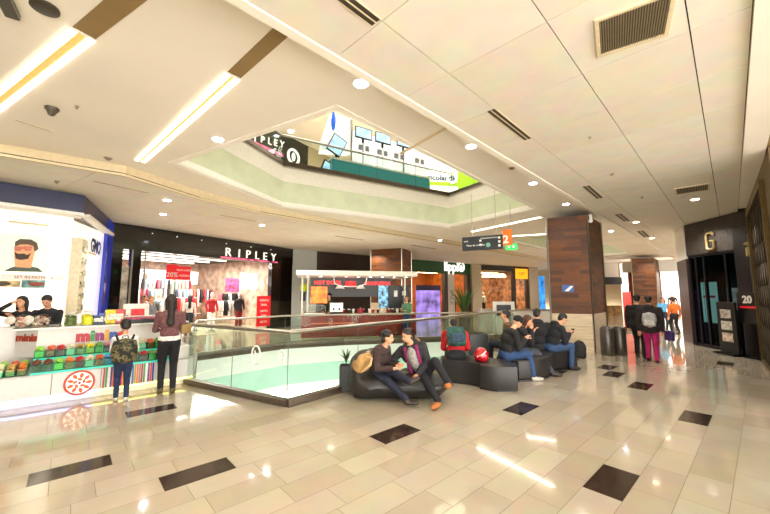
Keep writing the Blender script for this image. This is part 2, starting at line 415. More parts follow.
# ================================================================= COLUMNS
def column(name, label, pts, zt, zc, group='timber-clad columns'):
    # pts: four plan corners; travertine base to zc, planks above, steel corner strips
    c = Vector((sum(p[0] for p in pts)/4, sum(p[1] for p in pts)/4, 0))
    r = thing(name, label, 'column', c, 0, group)
    P = [Vector((p[0], p[1], 0))-c for p in pts]
    mb = MB(); mb.prism([(p.x*.985, p.y*.985) for p in P], 0, zt); mb.build('core', GAP, r)
    mb = MB(); z = zc
    rows = int(round((zt-zc)/.115))
    for k in range(rows):
        z0 = zc+(zt-zc)*k/rows; z1 = zc+(zt-zc)*(k+1)/rows-.004
        for i in range(4):
            a, b = P[i], P[(i+1) % 4]; L = (b-a).length; n = Vector(((b-a).y, -(b-a).x, 0)).normalized()
            cuts = [0, L]; x = random.uniform(.25, .9)
            while x < L-.15: cuts.append(x); x += random.uniform(.4, 1.0)
            cuts.sort()
            for x0, x1 in zip(cuts, cuts[1:]):
                q0 = a+(b-a)*(x0/L); q1 = a+(b-a)*((x1-.003)/L)
                mb.prism([(q0.x, q0.y), (q1.x, q1.y), (q1.x-n.x*.02, q1.y-n.y*.02), (q0.x-n.x*.02, q0.y-n.y*.02)], z0, z1)
    mb.build('plank_cladding', WOOD, r)
    if zc > .05:
        mb = MB()
        for k in range(3):
            mb.prism([(p.x*1.0, p.y*1.0) for p in P], zc*k/3+(.0 if k else 0), zc*(k+1)/3-.006)
        mb.build('stone_base', TRAV, r)
    mb = MB()
    for p in P: mb.box(p.x*1.003-.02, p.x*1.003+.02, p.y*1.003-.02, p.y*1.003+.02, 0, zt)
    mb.build('corner_strip', STEEL, r)
    return r
c0 = Vector((5.97, 10.02)); l0 = Vector((4.99, 10.5)); r0 = Vector((7.1, 11.2))
column('column', 'large dark timber-clad column with pale stone base behind the seated group', [tuple(l0), tuple(c0), tuple(r0), tuple(l0+r0-c0)], 4.0, 1.1)
F1 = Frame(l0, c0)
w = F1.thing('wall_sticker', 'small blue sticker on the big timber column', 'sticker')
x0, z0 = F1.px(562, 285); x1, z1 = F1.px(574, 292)
MB().box(x0, x1, -.012, -.003, z1, z0).build('panel', mat('blue_sticker', '#1f57a8', .4), w)
MB().xz([(x0+.06, z1+.03), (x0+.16, z1+.02), (x0+.3, z0-.04), (x0+.22, z0-.03)], -.02, -.012).build('emblem', WHITE, w)
a, b = uv(28.3, -4.6), uv(26.9, -3.6)
column('column', 'dark timber-clad column further down the hall behind the walking pair', [(16.4, 22.9), (17.8, 22.7), (19.3, 24.3), (17.9, 24.5)], 4.0, .02)
column('column', 'dark timber-clad column rising behind the red food kiosk', [(-.75, 18.3), (.85, 17.6), (1.45, 18.95), (-.15, 19.65)], 4.0, 1.2)
# security camera on the big column
t = thing('security_camera', 'white security camera at the top corner of the big timber column', 'camera', (6.02, 9.93, 3.8))
MB().cone((0, 0, 0), (-.1, -.16, -.03), .06, .06).ball((-.1, -.17, -.035), .05).build('housing', WHITE, t, 1); MB().box(-.03, .03, -.03, .03, -.02, .19).build('bracket', WHITE, t)
for k, lb in enumerate(('left of two dark grey metal bins beside the big timber column', 'right of two dark grey metal bins beside the big timber column')):
    t = thing('litter_bin', lb, 'bin', (6.15+.38*k, 9.74+.06*k, 0))
    MB().lathe([(.16, 0), (.17, .02), (.17, .7), (.15, .74), (.12, .76)], (0, 0, 0), 18).build('bin_body', mat('grey_bin', '#55504a', .35, .6), t, 1)
    MB().lathe([(.1, .755), (.1, .77)], (0, 0, 0), 14).build('bin_mouth', BLK, t)
# ================================================================= RIPLEY STORE
W1 = Frame((-8.86, 11.06), (-4.84, 17.99)); L1 = W1.len
BG = mat('black_glass_fascia', '#0d0c0b', .12, var=.15, scale=1, coat=.5)
ox0 = W1.px(141, 262)[0]; ox1 = W1.px(272, 266)[0]; oz = 3.15
def wbox(fr, name, x0, x1, y0, y1, z0, z1, m, par=None):
    o = MB().box(x0, x1, y0, y1, z0, z1).build(name, m)
    if par: o.parent = par
    else: o.matrix_world = fr.M
    return o
t = W1.thing('department_store_front', 'long black glass store front with pale letters RIPLEY', 'storefront')
MB().box(-.1, L1, -.02, .25, oz, 3.99).build('fascia', BG, t)
MB().box(-.1, .35, .0, .25, .01, oz).box(.62, ox0, .0, .25, .01, oz).build('left_jamb', BG, t)
MB().box(ox1, L1, .0, .25, .01, oz).build('right_jamb', BG, t)
MB().box(.36, .61, .12, .16, .01, 2.6).build('poster_panel', mat('portrait_poster_grey', '#b5a898', .5, var=.3, scale=5), t)
# vertical mullions in the dark jamb
MB().box(.6, .64, -.04, 0, .01, oz).box(1.0, 1.04, -.03, 0, .01, oz).build('mullion', STEEL, t)
lz = W1.px(250, 254)[1]; lx = [W1.px(x, 254)[0] for x in (227.5, 238.5, 247.5, 256.5, 264.5, 273)]
LET = mat('pale_letters', '#f2eee2', .4, emit=.8, var=0)
for ch, x in zip('RIPLEY', lx):
    o = text(ch, .52, LET, t, T(x, -.05, lz-.05), 'letter', .05, bold=-.004)
sx0 = W1.px(220, 262)[0]; sx1 = W1.px(277, 268)[0]
sm = MB().box(sx0, sx1, -.04, -.02, oz+.02, oz+.09).build('coloured_strip', mat('pink_light_strip', '#b04a6a', .3, emit=.9, var=.6, scale=3), t)
for k, x in enumerate((150, 175, 200, 225, 250, 270)):
    xx = W1.px(x, 262)[0]; MB().cone((xx, -.04, 3.8), (xx, -.02, 3.8), .018).build('spot', mat('dim_glint', '#dfe6f0', .4, emit=1.5, var=0), t)  # glowing dots imitate dim lamp reflections on the black glass
# store interior
t = W1.thing('store_interior', 'brightly lit clothing store interior with white shelves behind the open front', 'shop interior')
INW = mat('store_wall', '#b59a86', .6, var=.25, scale=3)
MB().box(ox0-1.2, ox1+.6, 6.6, 6.7, 0.01, 3.4).build('back_wall', INW, t)
MB().box(ox0-1.3, ox0-1.2, .3, 6.7, 0.01, 3.4).build('side_wall', INW, t); MB().box(ox1+.6, ox1+.7, .3, 6.7, .01, 3.4).build('side_wall', INW, t)
MB().box(ox0-1.3, ox1+.7, .3, 6.7, 3.4, 3.45).build('ceiling_panel', mat('store_dark_ceiling', '#3a332c', .6), t)
MB().box(ox0-1.2, ox1+.6, .3, 6.6, 0.004, .012).build('floor_panel', mat('store_floor', '#e5d8c0', .12), t)
for k in range(4):
    MB().box(ox0-.8+.5*(k % 2), ox1-.6, 1.3+k*1.4, 1.36+k*1.4, 3.3, 3.36).build('light_bar', mat('store_light', '#ffffff', .5, emit=3, var=0, eh='#fff1dc'), t)
for k in range(5):
    MB().box(ox0-1+k*1.45, ox0+.1+k*1.45, 6.3, 6.58, 2.2, 2.9).build('light_box', mat('store_light_box', '#fff', .5, emit=2.2, var=.3, scale=2, eh='#ffe8d2'), t)
for k in range(3):
    MB().box(ox0-1, ox1+.4, 6.2, 6.59, .5+k*.55, .54+k*.55).build('shelf', WHITE, t)
for k in range(30):
    c_ = ('#b8202a', '#f2ece4', '#2c3350', '#8aa9b8', '#e8b7a8', '#4a4038')[k*7 % 6]; cn_ = ('red', 'off-white', 'navy', 'pale blue', 'pink', 'brown')[k*7 % 6]
    sh_ = k // 10; ft = W1.thing('folded_clothes_stack', '%s stack of folded clothes on the %s back wall shelf of the clothing store' % (cn_, ('lowest', 'middle', 'highest')[sh_]), 'clothes', ox0-.7+(k % 10)*.62, 6.4, .54+sh_*.55, '%s folded stacks on the %s back shelf' % (cn_, ('lowest', 'middle', 'highest')[sh_]))
    mb = MB()
    for j in range(4): mb.box(-.2, .2, -.13, .13, j*.07+.002, j*.07+.066, .02)
    mb.build('folded_clothes', mat('folded_'+c_[1:], c_, .85), ft)
# clothes
def garment_mesh(kind, m):
    mb = MB()
    if kind == 'shirt':
        pts = [(-.09, .0), (-.2, -.05), (-.33, -.42), (-.24, -.46), (-.19, -.25), (-.2, -.68), (.2, -.68), (.19, -.25), (.24, -.46), (.33, -.42), (.2, -.05), (.09, 0), (.04, -.05), (-.04, -.05)]
    elif kind == 'dress':
        pts = [(-.06, 0), (-.13, -.04), (-.15, -.25), (-.12, -.42), (-.28, -1.0), (.28, -1.0), (.12, -.42), (.15, -.25), (.13, -.04), (.06, 0), (0, -.08)]
    else:
        pts = [(-.16, 0), (.16, 0), (.2, -.9), (.04, -.9), (0, -.25), (-.04, -.9), (-.2, -.9)]
    mb.xz(pts, -.05, .05, .02)
    return mb, m
GC = ['#b8202a', '#f2ece4', '#1a1a1e', '#c8564e', '#8aa9b8', '#2c3350', '#e8b7a8', '#d8d0c4', '#7a1a24', '#4a4038', '#e05a6a', '#9ab0a0']
GM = [mat('garment_%d' % i, c, .8, var=.15, scale=20) for i, c in enumerate(GC)]
PROTO = {}
CN = ['red', 'off-white', 'black', 'coral', 'pale blue', 'navy', 'pale pink', 'light grey', 'dark red', 'brown', 'pink', 'sage green']
def garment(kind, ci, loc, rz, where, group):
    k = (kind, ci)
    if k not in PROTO:
        mb, m = garment_mesh(kind, GM[ci]); o = mb.build(kind, m, None, 1); PROTO[k] = o
    else:
        o = PROTO[k].copy(); COL.objects.link(o)
    o.location = loc; o.rotation_euler = (0, 0, rz)
    return tag(o, '%s %s hanging %s' % (CN[ci], kind, where), kind, group+' '+CN[ci]+' '+kind)
rackno = 0
def rack(x, y, w_, z, kinds, where, fr=W1, label=None, n=None, cols=None, gap=.17):
    global rackno; rackno += 1
    t = fr.thing('clothes_rack', label, 'clothes rack', x, y)
    MB().tube([(-w_/2, 0, .02), (-w_/2, 0, z), (w_/2, 0, z), (w_/2, 0, .02)], .02).build('rail', STEEL, t, 1)
    MB().box(-w_/2-.02, -w_/2+.02, -.25, .25, 0.012, .05).box(w_/2-.02, w_/2+.02, -.25, .25, 0.012, .05).build('foot', STEEL, t)
    n = n or int(w_/gap); kk = kinds
    for i in range(n):
        xx = x-w_/2+.1+(w_-.2)*i/max(1, n-1)
        kd = random.choice(kk); ci = random.choice(cols or range(12))
        garment(kd, ci, fr.w(xx, y, z-.02), fr.rz+PI/2+random.uniform(-.5, -.2), where, 'clothes '+where)
rx = ox0
rack(rx+.9, 1.3, 1.3, 1.35, ['shirt'], 'on the front left rack of the big clothing store', label='steel clothes rack at the left of the store entrance', cols=[1, 3, 6, 9, 7])
rack(rx+2.7, 2.2, 1.4, 1.5, ['shirt', 'dress'], 'on the middle rack of the big clothing store', label='steel clothes rack in the middle of the store', cols=[0, 1, 8, 0, 6, 3])
rack(rx+4.3, 1.4, 1.3, 1.35, ['shirt'], 'on the front right rack of the big clothing store', label='steel clothes rack near the red banner at the store entrance', cols=[0, 1, 2, 10, 7])
rack(rx+1.8, 4.2, 2.2, 1.9, ['shirt', 'dress'], 'on the high rear left rack of the big clothing store', label='tall clothes rack deep inside the store on the left')
rack(rx+4.6, 4.4, 2.0, 1.9, ['shirt', 'trousers'], 'on the high rear right rack of the big clothing store', label='tall clothes rack deep inside the store on the right')
def mannequin(name, label, loc, rz, ci, bottom, head=True, group=None, m='#d9d2c6', z=.0):
    t = thing(name, label, 'mannequin', loc, rz, group)
    sk = mat('mannequin_'+m[1:], m, .4)
    MB().lathe([(.05, 1.42), (.06, 1.48), (.045, 1.5)], n=10).ball((0, 0, 1.62), (.075, .095, .12)).build('head', sk, t, 1) if head else None
    mb = MB(); mb.lathe([(.1, .82), (.17, .9), (.13, 1.08), (.18, 1.28), (.19, 1.38), (.06, 1.45)], n=14, sy=.6)
    for s in (-1, 1): mb.tube([(s*.18, 0, 1.38), (s*.25, .02, 1.15), (s*.24, -.05, .92)], [.05, .045, .035])
    mb.build('jacket', GM[ci], t, 1)
    mb = MB()
    for s in (-1, 1): mb.tube([(s*.08, 0, .88), (s*.1, 0, .5), (s*.1, .02, .1)], [.095, .07, .055])
    mb.build('trousers', GM[bottom], t, 1)
    MB().lathe([(.2, .012), (.2, .03), (.03, .04)], n=16).build('base', STEEL, t, 1)
    return t
rack(rx+.2, 3.0, 1.5, 1.7, ['shirt', 'dress'], 'on the left side rack of the big clothing store', label='clothes rack against the left side of the store')
rack(rx+5.6, 2.9, 1.3, 1.7, ['shirt', 'dress'], 'on the right side rack of the big clothing store', label='clothes rack against the right side of the store', cols=[2, 2, 9, 1, 10])
rack(rx+3.3, 5.4, 3.4, 2.4, ['dress', 'shirt'], 'on the highest rail at the back of the big clothing store', label='long high clothes rail at the back of the store')
mannequin('mannequin', 'mannequin in a red top in the middle of the store entrance', W1.w(rx+3.3, .9), W1.rz, 0, 1)
mannequin('mannequin', 'mannequin in a black jacket and red trousers near the store banner', W1.w(rx+4.6, .8), W1.rz, 2, 8)
mannequin('mannequin', 'pale blue dressed mannequin at the left side of the store', W1.w(rx+1.6, 1.9), W1.rz, 4, 7)
mannequin('mannequin', 'mannequin in an off-white top behind the store racks', W1.w(rx+2.3, 3.2), W1.rz, 1, 2)
# signs in the store opening
def wsign(fr, name, label, q0, q1, y, m, cat='sign', lines=(), th=.04, tm=None, rod=0):
    x0, z0 = fr.px(*q0, y); x1, z1 = fr.px(*q1, y)
    t = fr.thing(name, label, cat, x0, y, z1)
    MB().box(0, x1-x0, 0, th, 0, z0-z1, .004).build('panel', m, t)
    for (s, fx, fz, sz) in lines: text(s, sz*(z0-z1), tm or WHITE, t, T((x1-x0)*fx, -.006, (z0-z1)*fz))
    if rod:
        mb = MB()
        for f in (.1, .9): mb.cone(((x1-x0)*f, th/2, z0-z1), ((x1-x0)*f, th/2, z0-z1+rod), .008, n=6)
        mb.build('hanger_rod', STEEL, t)
    return t
REDS = mat('red_sign', '#c0141e', .4, emit=.5, var=.05)
wsign(W1, 'hanging_sign', 'red hanging sale sign reading 20% in the store opening', (167, 264), (177.5, 279.5), .35, REDS, lines=[('20%', .5, .3, .45)], rod=.12)
wsign(W1, 'hanging_sign', 'wide red hanging sign with a dark lower panel in the store opening', (178, 266), (190.5, 280), .35, REDS, lines=[('NOS VAMOS', .5, .7, .2), ('LIQUIDA', .5, .3, .2)], rod=.1)
wsign(W1, 'brand_sign', 'white light sign reading BLACK high at the left of the store opening', (139, 269), (153.5, 273.5), .5, mat('white_lit_sign', '#dfe6f2', .4, emit=2.5, var=0), lines=[('BLACK', .5, .5, .9)], tm=BLK)
wsign(W1, 'banner', 'tall red sale banner at the right of the store entrance', (257.5, 296), (270, 325.5), -.12, REDS, 'banner', lines=[('VENTA', .5, .85, .12), ('FINAL', .5, .7, .1), ('HASTA', .5, .5, .1), ('50%', .5, .33, .14), ('DCTO', .5, .14, .1)])
wsign(W1, 'poster', 'white lit poster above the black jacket in the store', (241, 273), (257, 289), 1.2, mat('lit_poster', '#fff6ec', .4, emit=1.6, var=.02), 'poster', lines=[('LEVI', .5, .6, .3), ('SALE', .5, .25, .2)], tm=REDS)
wsign(W1, 'poster', 'white poster with red and purple figures in the store', (226, 278), (239, 292), 2.0, mat('purple_poster', '#a3395f', .4, emit=.8, var=.8, scale=6), 'poster')
# grey wall panel and dark wall right of the store
W2 = Frame((-4.84, 17.99), (-3.75, 18.9)); o = MB().box(0, W2.len, 0, .3, 0, 3.99).build('wall_grey_panel', mat('pale_grey_panel', '#a9adaa', .35, var=.03)); o.matrix_world = W2.M; struct(o)
W3 = Frame((-3.75, 18.9), (1.8, 23.4)); DB = mat('dark_brown_wall', '#2e211b', .45, var=.15, scale=3)
o = MB().box(0, W3.len, 0, .3, 0, 3.99).build('wall_dark_brown', DB); o.matrix_world = W3.M; struct(o)
wsign(W2, 'door_sign', 'small yellow and green sign on the grey wall panel', (300.5, 284), (307, 291), -.03, mat('yellow_green_sign', '#b8c020', .4, emit=.3, var=.2), th=.02)
wsign(W2, 'notice_board', 'narrow blue notice under the yellow sign on the grey panel', (301, 292), (305.5, 301), -.03, mat('blue_notice', '#39415c', .5), th=.02)
# ================================================================= LIPPI STORE
W4 = Frame((1.7, 23.35), (6.78, 27.42)); L4 = W4.len
GRN = mat('dark_green_fascia', '#10401c', .4, emit=.12, var=.05)
zt = 3.99; zf = W4.px(440, 273)[1]
t = W4.thing('outdoor_clothing_store_front', 'store front with a dark green fascia and white lettering lippi', 'storefront')
MB().box(0, L4, 0, .3, zf, zt).build('fascia', GRN, t)
xx, zz = W4.px(451, 267); text('lippi', 1.0, mat('white_letters', '#f4f4ec', .4, emit=1, var=0), t, T(xx, -.03, zz), 'lettering', .04, bold=.02)
xx, zz = W4.px(461, 267)
mb = MB(); 
for k in range(24):
    if k == 5: continue
    a0, a1 = 2*PI*k/24, 2*PI*(k+1)/24
    mb.box(xx+.33*math.cos(a0)-.05, xx+.33*math.cos(a0)+.05, -.05, -.02, zz+.33*math.sin(a0)-.05, zz+.33*math.sin(a0)+.05)
mb.ball((xx, -.03, zz-.05), (.16, .02, .2)).build('emblem', mat('white_letters', '#f4f4ec'), t)
x5 = W4.px(448, 290)[0]; x6 = W4.px(456, 290)[0]
MB().box(x5-.35, x5, 0, .3, 0, zf).build('door_post', mat('dark_grey_post', '#3a3430', .5), t)
MB().box(x5+.02, x5+.75, 0, .35, 0, zf).build('pale_post', mat('pale_post', '#c9c2b6', .5), t)
tt = text('SALE', .55, mat('grey_letters', '#8c8478', .5), t, T(x5+.38, -.03, 1.4) @ Matrix.Rotation(PI/2, 4, 'Y'), 'lettering')
MB().box(L4-.45, L4, 0, .3, 0, zf).build('right_post', mat('dark_brown_post', '#3b2a1e', .5), t)
t = W4.thing('store_interior', 'warm orange-lit interior of the green fascia store', 'shop interior')
ORW = mat('orange_wood_wall', '#b06a30', .5, var=.15, scale=3, stretch=(6, 1, 1), emit=.35, eh='#b06a30')
MB().box(0, L4, 5, 5.1, 0, 4.5).build('back_wall', mat('orange_wood_wall2', '#a8652f', .5, var=.2, scale=3, stretch=(6, 1, 1)), t)
MB().box(-.1, 0, .3, 5.1, 0, 4.5).build('side_wall', mat('orange_wood_wall2', '#a8652f'), t); MB().box(L4, L4+.1, .3, 5.1, 0, 4.5).build('side_wall', mat('orange_wood_wall2', '#a8652f'), t)
MB().box(0, L4, .3, 5, 3.45, 3.5).build('ceiling_panel', mat('store_dark_ceiling', '#3a332c'), t)
for k in range(2): MB().box(.4, L4-.3, 1+k*2.2, 1.2+k*2.2, 3.38, 3.44).build('light_bar', mat('warm_store_light', '#fff', .5, emit=16, var=0, eh='#ffc98a'), t)
wsign(W4, 'light_box', 'tall purple and white snow scene light box in the store front', (416, 285), (440.5, 318), .2, mat('purple_snow_print', '#8a72c4', .4, emit=.9, var=.42, scale=1.3), 'light box')
xa_, za_ = W4.px(416, 285, .18); xb_, zb2 = W4.px(440.5, 290.5, .18)
ft = W4.thing('header_panel', 'dark blue header strip on top of the purple light box', 'panel', xa_, .16, 0); MB().box(0, xb_-xa_, 0, .03, zb2, za_).build('panel', mat('dark_indigo', '#2a2448', .4), ft)
wsign(W4, 'poster', 'lit orange poster on the wood wall right of the purple light box', (443, 274), (449.5, 287), 4.8, mat('lit_orange_poster', '#ffd9a8', .4, emit=2, var=.2), 'poster')
lx4 = W4.px(444, 300)[0]
for i, (q, c, n) in enumerate(((444, 10, 'pink'), (449, 6, 'pale pink'), (454, 4, 'pale blue'))):
    xx = W4.px(q, 300, 1.2)[0]
    mannequin('mannequin', 'small mannequin in a %s jacket by the purple light box' % n, W4.w(xx, 1.2, 0), W4.rz, c, 2, head=False).scale = (1.1, 1.1, 1.15)
W5 = Frame((6.78, 27.42), (14.2, 31.4)); L5 = W5.len
BEI = mat('beige_pillar', '#b5a78c', .5, var=.04)
def px5(x): return W5.px(x, 290)[0]
o = MB().box(0, px5(480), -.2, .3, 0, 3.99).box(px5(529), px5(538), -.1, .3, 0, 3.99).build('wall_beige_pillar', BEI); o.matrix_world = W5.M; struct(o)
a5, b5 = px5(480), px5(529)
t = W5.thing('restaurant_front', 'dark framed shop front with three round lit arches inside', 'storefront')
DKB = mat('dark_brown_frame', '#231a14', .4)
m5 = px5(513)
MB().box(a5, b5, 0, .2, 3.55, 3.99).box(a5, a5+.15, 0, .2, 0, 3.6).box(m5, m5+.35, 0, .2, 0, 3.6).box(b5-.3, b5, 0, .2, 0, 3.6).build('frame', DKB, t)
MB().box(a5, b5, 4, 4.1, 0, 4).build('back_wall', mat('warm_brown_wall', '#9a6a48', .5, var=.4, scale=3), t)
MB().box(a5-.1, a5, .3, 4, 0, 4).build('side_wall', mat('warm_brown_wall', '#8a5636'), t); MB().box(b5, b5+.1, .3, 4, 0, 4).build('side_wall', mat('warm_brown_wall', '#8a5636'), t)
MB().box(a5, b5, .3, 4, 3.6, 3.65).build('ceiling_panel', DKB, t)
MB().box(a5+.3, b5-.5, 3.0, 3.06, 3.5, 3.58).build('light_bar', mat('warm_store_light', '#fff'), t)
MB().box(a5+.15, m5, .08, .1, .9, 3.55).build('pane', glass('clear_glass', '#f4f4f0', .95), t)
for k, q in enumerate((486, 494.5, 502)):
    xx, zz = W5.px(q, 275, 1)
    mb = MB(); mb.lathe([(.02, .35), (.2, .3), (.32, .15), (.36, 0)], (xx, 1, zz-.2), 16); mb.build('lamp_dome', mat('warm_dome', '#ffe8b8', .4, emit=5, var=0, eh='#ffd890'), t, 1)
YEL = mat('orange_yellow_sign', '#f0a010', .4, emit=1.0, var=.03)
wsign(W5, 'shop_sign', 'square orange yellow sign with the dark letters CAT', (515.5, 268.5), (528, 279), -.05, YEL, lines=[('CAT', .5, .5, .42)], tm=BLK)
for k in range(3):
    mannequin('mannequin', ('mannequin in a coral top in the dark framed shop window', 'mannequin in a red top in the dark framed shop window', 'mannequin in a white top in the dark framed shop window')[k], W5.w(a5+.6+k*.75, 1.8), W5.rz, (3, 0, 1)[k], 2)
wsign(W5, 'window_display', 'blue lit advertising panel in the gap beside the big timber column', (538.5, 276), (546, 314), 1.5, mat('blue_lit_panel', '#2f7fd0', .4, emit=1.2, var=.4, scale=1.5), 'display')
# ================================================================= RED FOOD KIOSK
W6 = Frame((-3.0, 12.55), (1.25, 13.5))
RK = mat('glossy_red_brown_panel', '#8e2014', .25, var=.12, scale=3)
t = W6.thing('food_kiosk_counter', 'glossy dark red food kiosk counter beyond the railing', 'counter')
MB().box(0, 4.3, 0, .5, .1, .88, .01).box(0, .5, .5, 2.2, .1, .88, .01).build('body', RK, t)
MB().box(.02, 4.28, .04, .48, 0.004, .1).build('plinth', mat('pale_plinth', '#cbb99a', .3), t)
MB().box(-.04, 4.35, -.06, .56, .88, .93, .01).box(-.04, .56, .56, 2.25, .88, .93, .01).build('countertop', mat('pale_worktop', '#d8d2c6', .25), t)
MB().box(.35, 1.9, -.012, 0, .58, .62).box(2.4, 3.9, -.012, 0, .58, .62).build('inlay', mat('orange_inlay', '#c05a20', .4, emit=.3), t)
t = W6.thing('kiosk_canopy', 'flat white canopy on thin posts over the red food kiosk', 'canopy')
MB().box(-.22, 4.32, -.2, 2.3, 2.33, 2.52, .02).build('roof', mat('white_canopy', '#f4efe6', .5, var=.02), t)
for x in (0, .2, 3.95): MB().box(x-.03, x+.03, .3, .36, .93, 2.33).build('post', mat('cream_post', '#e2dccf', .4), t)
for k in range(9):
    MB().cone((.2+k*.48, .5, 2.325), (.2+k*.48, .5, 2.33), .04, n=10).build('downlight', LAMPW, t)
t = W6.thing('menu_board', 'long menu board with red lettering under the kiosk canopy', 'menu board')
MB().box(.3, 3.55, .9, .96, 1.55, 2.3).build('panel', mat('black_menu', '#1c1512', .4), t)
RL = mat('red_neon_letters', '#ff3030', .4, emit=1.0, var=0, eh='#ff2020')
text('HOT DOGS', .2, RL, t, T(.95, .88, 2.1), bold=.006); text('COMPLETOS', .19, RL, t, T(2.95, .88, 2.08), bold=.006)
mb = MB(); mb.box(.32, .95, .86, .9, 1.3, 1.95); mb.build('orange_picture', mat('orange_menu_picture', '#e06a18', .4, emit=1.2, var=.3, scale=5), t)
MB().box(3.0, 3.5, .86, .9, 1.1, 2.0).build('blue_picture', mat('food_picture', '#5b88b5', .4, emit=.6, var=.9, scale=9), t)
MB().lathe([(.0, 0), (.22, .0), (.2, .2), (.0, .22)], (1.85, .8, 1.95), 16).build('red_emblem', RL, t, 1)
t = W6.thing('back_cabinet', 'black cabinet with white notices at the right end of the food kiosk', 'cabinet', 3.4, .7)
MB().box(0, .85, 0, .5, 0.004, 2.0, .01).build('body', BLK, t)
MB().box(.2, .34, -.012, 0, 1.55, 1.8).build('notice', WHITE, t); MB().box(.55, .7, -.012, 0, 1.6, 1.78).build('notice', WHITE, t)
t = W6.thing('display_case', 'curved glass food display case at the left end of the kiosk', 'display case', .1, .05, .93)
MB().box(0, .75, 0, .4, 0, .04).build('tray', STEEL, t)
MB().xz([(0, .04), (0, .25), (.08, .33), (.67, .33), (.75, .25), (.75, .04)], .0, .4).build('hood', glass('clear_glass', '#f4f4f0'), t)
MB().tube([(0, 0, .04), (0, 0, .25), (.08, 0, .33), (.67, 0, .33), (.75, 0, .25), (.75, 0, .04)], .012).build('rim', STEEL, t, 1)
def cup(x, y, z, c, cn, s=1, grp='cups'):
    t = W6.thing('paper_cup', cn, 'cup', x, y, z, grp)
    MB().lathe([(.03*s, 0), (.042*s, .11*s), (.044*s, .115*s)], n=12).build('body', mat('cup_'+c[1:], c, .4), t, 1)
    MB().lathe([(.044*s, .115*s), (.046*s, .125*s), (.03*s, .135*s)], n=12).build('lid', WHITE, t, 1)
    return t
for i in range(14):
    c, n = (('#f2efe8', 'white'), ('#c02028', 'red'), ('#3c2418', 'brown'))[i % 3]
    cup(1.35+i*.19+random.uniform(-.03, .03), .2+.06*(i % 2), .93, c, '%s paper cup standing on the food kiosk counter' % n, 1.3, '%s cups on the food kiosk counter' % n)
t = W6.thing('coffee_machine', 'steel coffee machine on the food kiosk counter', 'coffee machine', 1.0, .05, .93)
MB().box(0, .5, 0, .4, .06, .42, .02).build('body', STEEL, t); MB().box(.03, .47, -.05, .1, 0, .06).build('drip_tray', BLKM, t)
MB().cone((.15, -.03, .22), (.15, -.03, .14), .03).cone((.35, -.03, .22), (.35, -.03, .14), .03).build('spout', BLKM, t)
t = W6.thing('round_tin', 'round crimson tin on the food kiosk counter', 'tin', 2.15, .12, .93); MB().lathe([(.1, 0), (.11, .02), (.11, .17), (.09, .19)]).build('body', mat('crimson_tin', '#a01030', .3), t, 1); MB().lathe([(.03, .19), (.02, .22)]).build('knob', STEEL, t, 1)
t = W6.thing('heat_lamp_rack', 'pale double heat lamp hanging under the canopy', 'lamp', 1.5, .45, 1.95)
MB().tube([(-.35, 0, .38), (-.3, 0, .1), (0, 0, 0), (.6, 0, 0), (.9, 0, .1), (.95, 0, .38)], .025).build('bracket', WHITE, t, 1)
for x in (-.1, .7): MB().lathe([(.18, -.08), (.1, .04), (.03, .06)], (x, 0, 0), 14).build('shade', WHITE, t, 1)
# ================================================================= RIGHT HALL
W7 = Frame((10.15, 11.5), (9.9, 9.3))
BRK = mat('dark_stone_tile', '#39322c', .45, var=.12, scale=5)
def p7(x, y, dep=0): return W7.px(x, y, dep)
t = W7.thing('grey_stone_shop_front', 'dark stone shop front with a gold emblem and tall glass doors', 'storefront')
zb = p7(700, 254)[1]; Lw = W7.len
mb = MB(); rows = 5
for k in range(rows):
    z0 = zb+(3.98-zb)*k/rows; z1 = zb+(3.98-zb)*(k+1)/rows-.006; x = -.05-(k % 2)*.25
    while x < Lw+.1:
        mb.box(max(-.05, x), min(Lw+.1, x+.54), 0, .12, z0, z1); x += .55
mb.build('stone_fascia', BRK, t)
MB().box(-.05, Lw+.1, .01, .2, zb-.02, 3.98).build('backing', GAP, t)
gx, gz = p7(712, 241)
GO = mat('brass_emblem', '#c9b27a', .3, .8)
MB().tube([(gx+.13, -.06, gz+.18), (gx+.1, -.06, gz+.24), (gx-.08, -.06, gz+.24), (gx-.13, -.06, gz+.18), (gx-.13, -.06, gz-.2), (gx-.08, -.06, gz-.25), (gx+.08, -.06, gz-.25), (gx+.13, -.06, gz-.2), (gx+.13, -.06, gz+.0), (gx, -.06, gz+.0)], .035, 6).build('emblem', GO, t, 1)
mb = MB()
for q in (0, p7(698, 300)[0], p7(706, 300)[0], p7(728, 300)[0]): mb.box(q-.03, q+.03, .02, .1, 0.01, zb)
mb.box(0, Lw, .02, .1, zb-.08, zb).box(0, Lw, .02, .1, .01, .1).build('door_frame', BLKM, t)
MB().box(0, Lw, .05, .07, .1, zb-.08).build('pane', glass('dark_glass', '#98a4a2', .97), t)
xk = p7(741, 300)[0]
MB().box(xk, Lw+.1, -.05, .15, 0.01, 3.55).build('dark_end_panel', DARK, t)
t = W7.thing('shop_interior', 'dim teal shop interior behind the tall glass doors', 'shop interior')
MB().box(-.3, Lw+.1, .95, 1.05, .01, 4).box(-.4, -.3, .2, 1.05, .01, 4).box(Lw+.1, Lw+.2, .2, 1.05, .01, 4).build('wall', mat('teal_dark_wall', '#24302f', .5), t)
xa, xb = p7(692, 300)[0]*1.0, p7(717, 300)[0]
for k in range(2):
    qa = W7.px((691, 705)[k], 290, .4)[0]; qb = W7.px((702, 716)[k], 290, .4)[0]; MB().box(qa, qb, .36, .44, .75, 2.05).build('lit_window', mat('pale_teal_lit', '#a8d4cc', .4, emit=1.6, var=.1), t)
    MB().box(qa, qb, .32, .36, 1.55, 1.62).build('red_line', mat('red_line', '#d03030', .4, emit=.8), t)
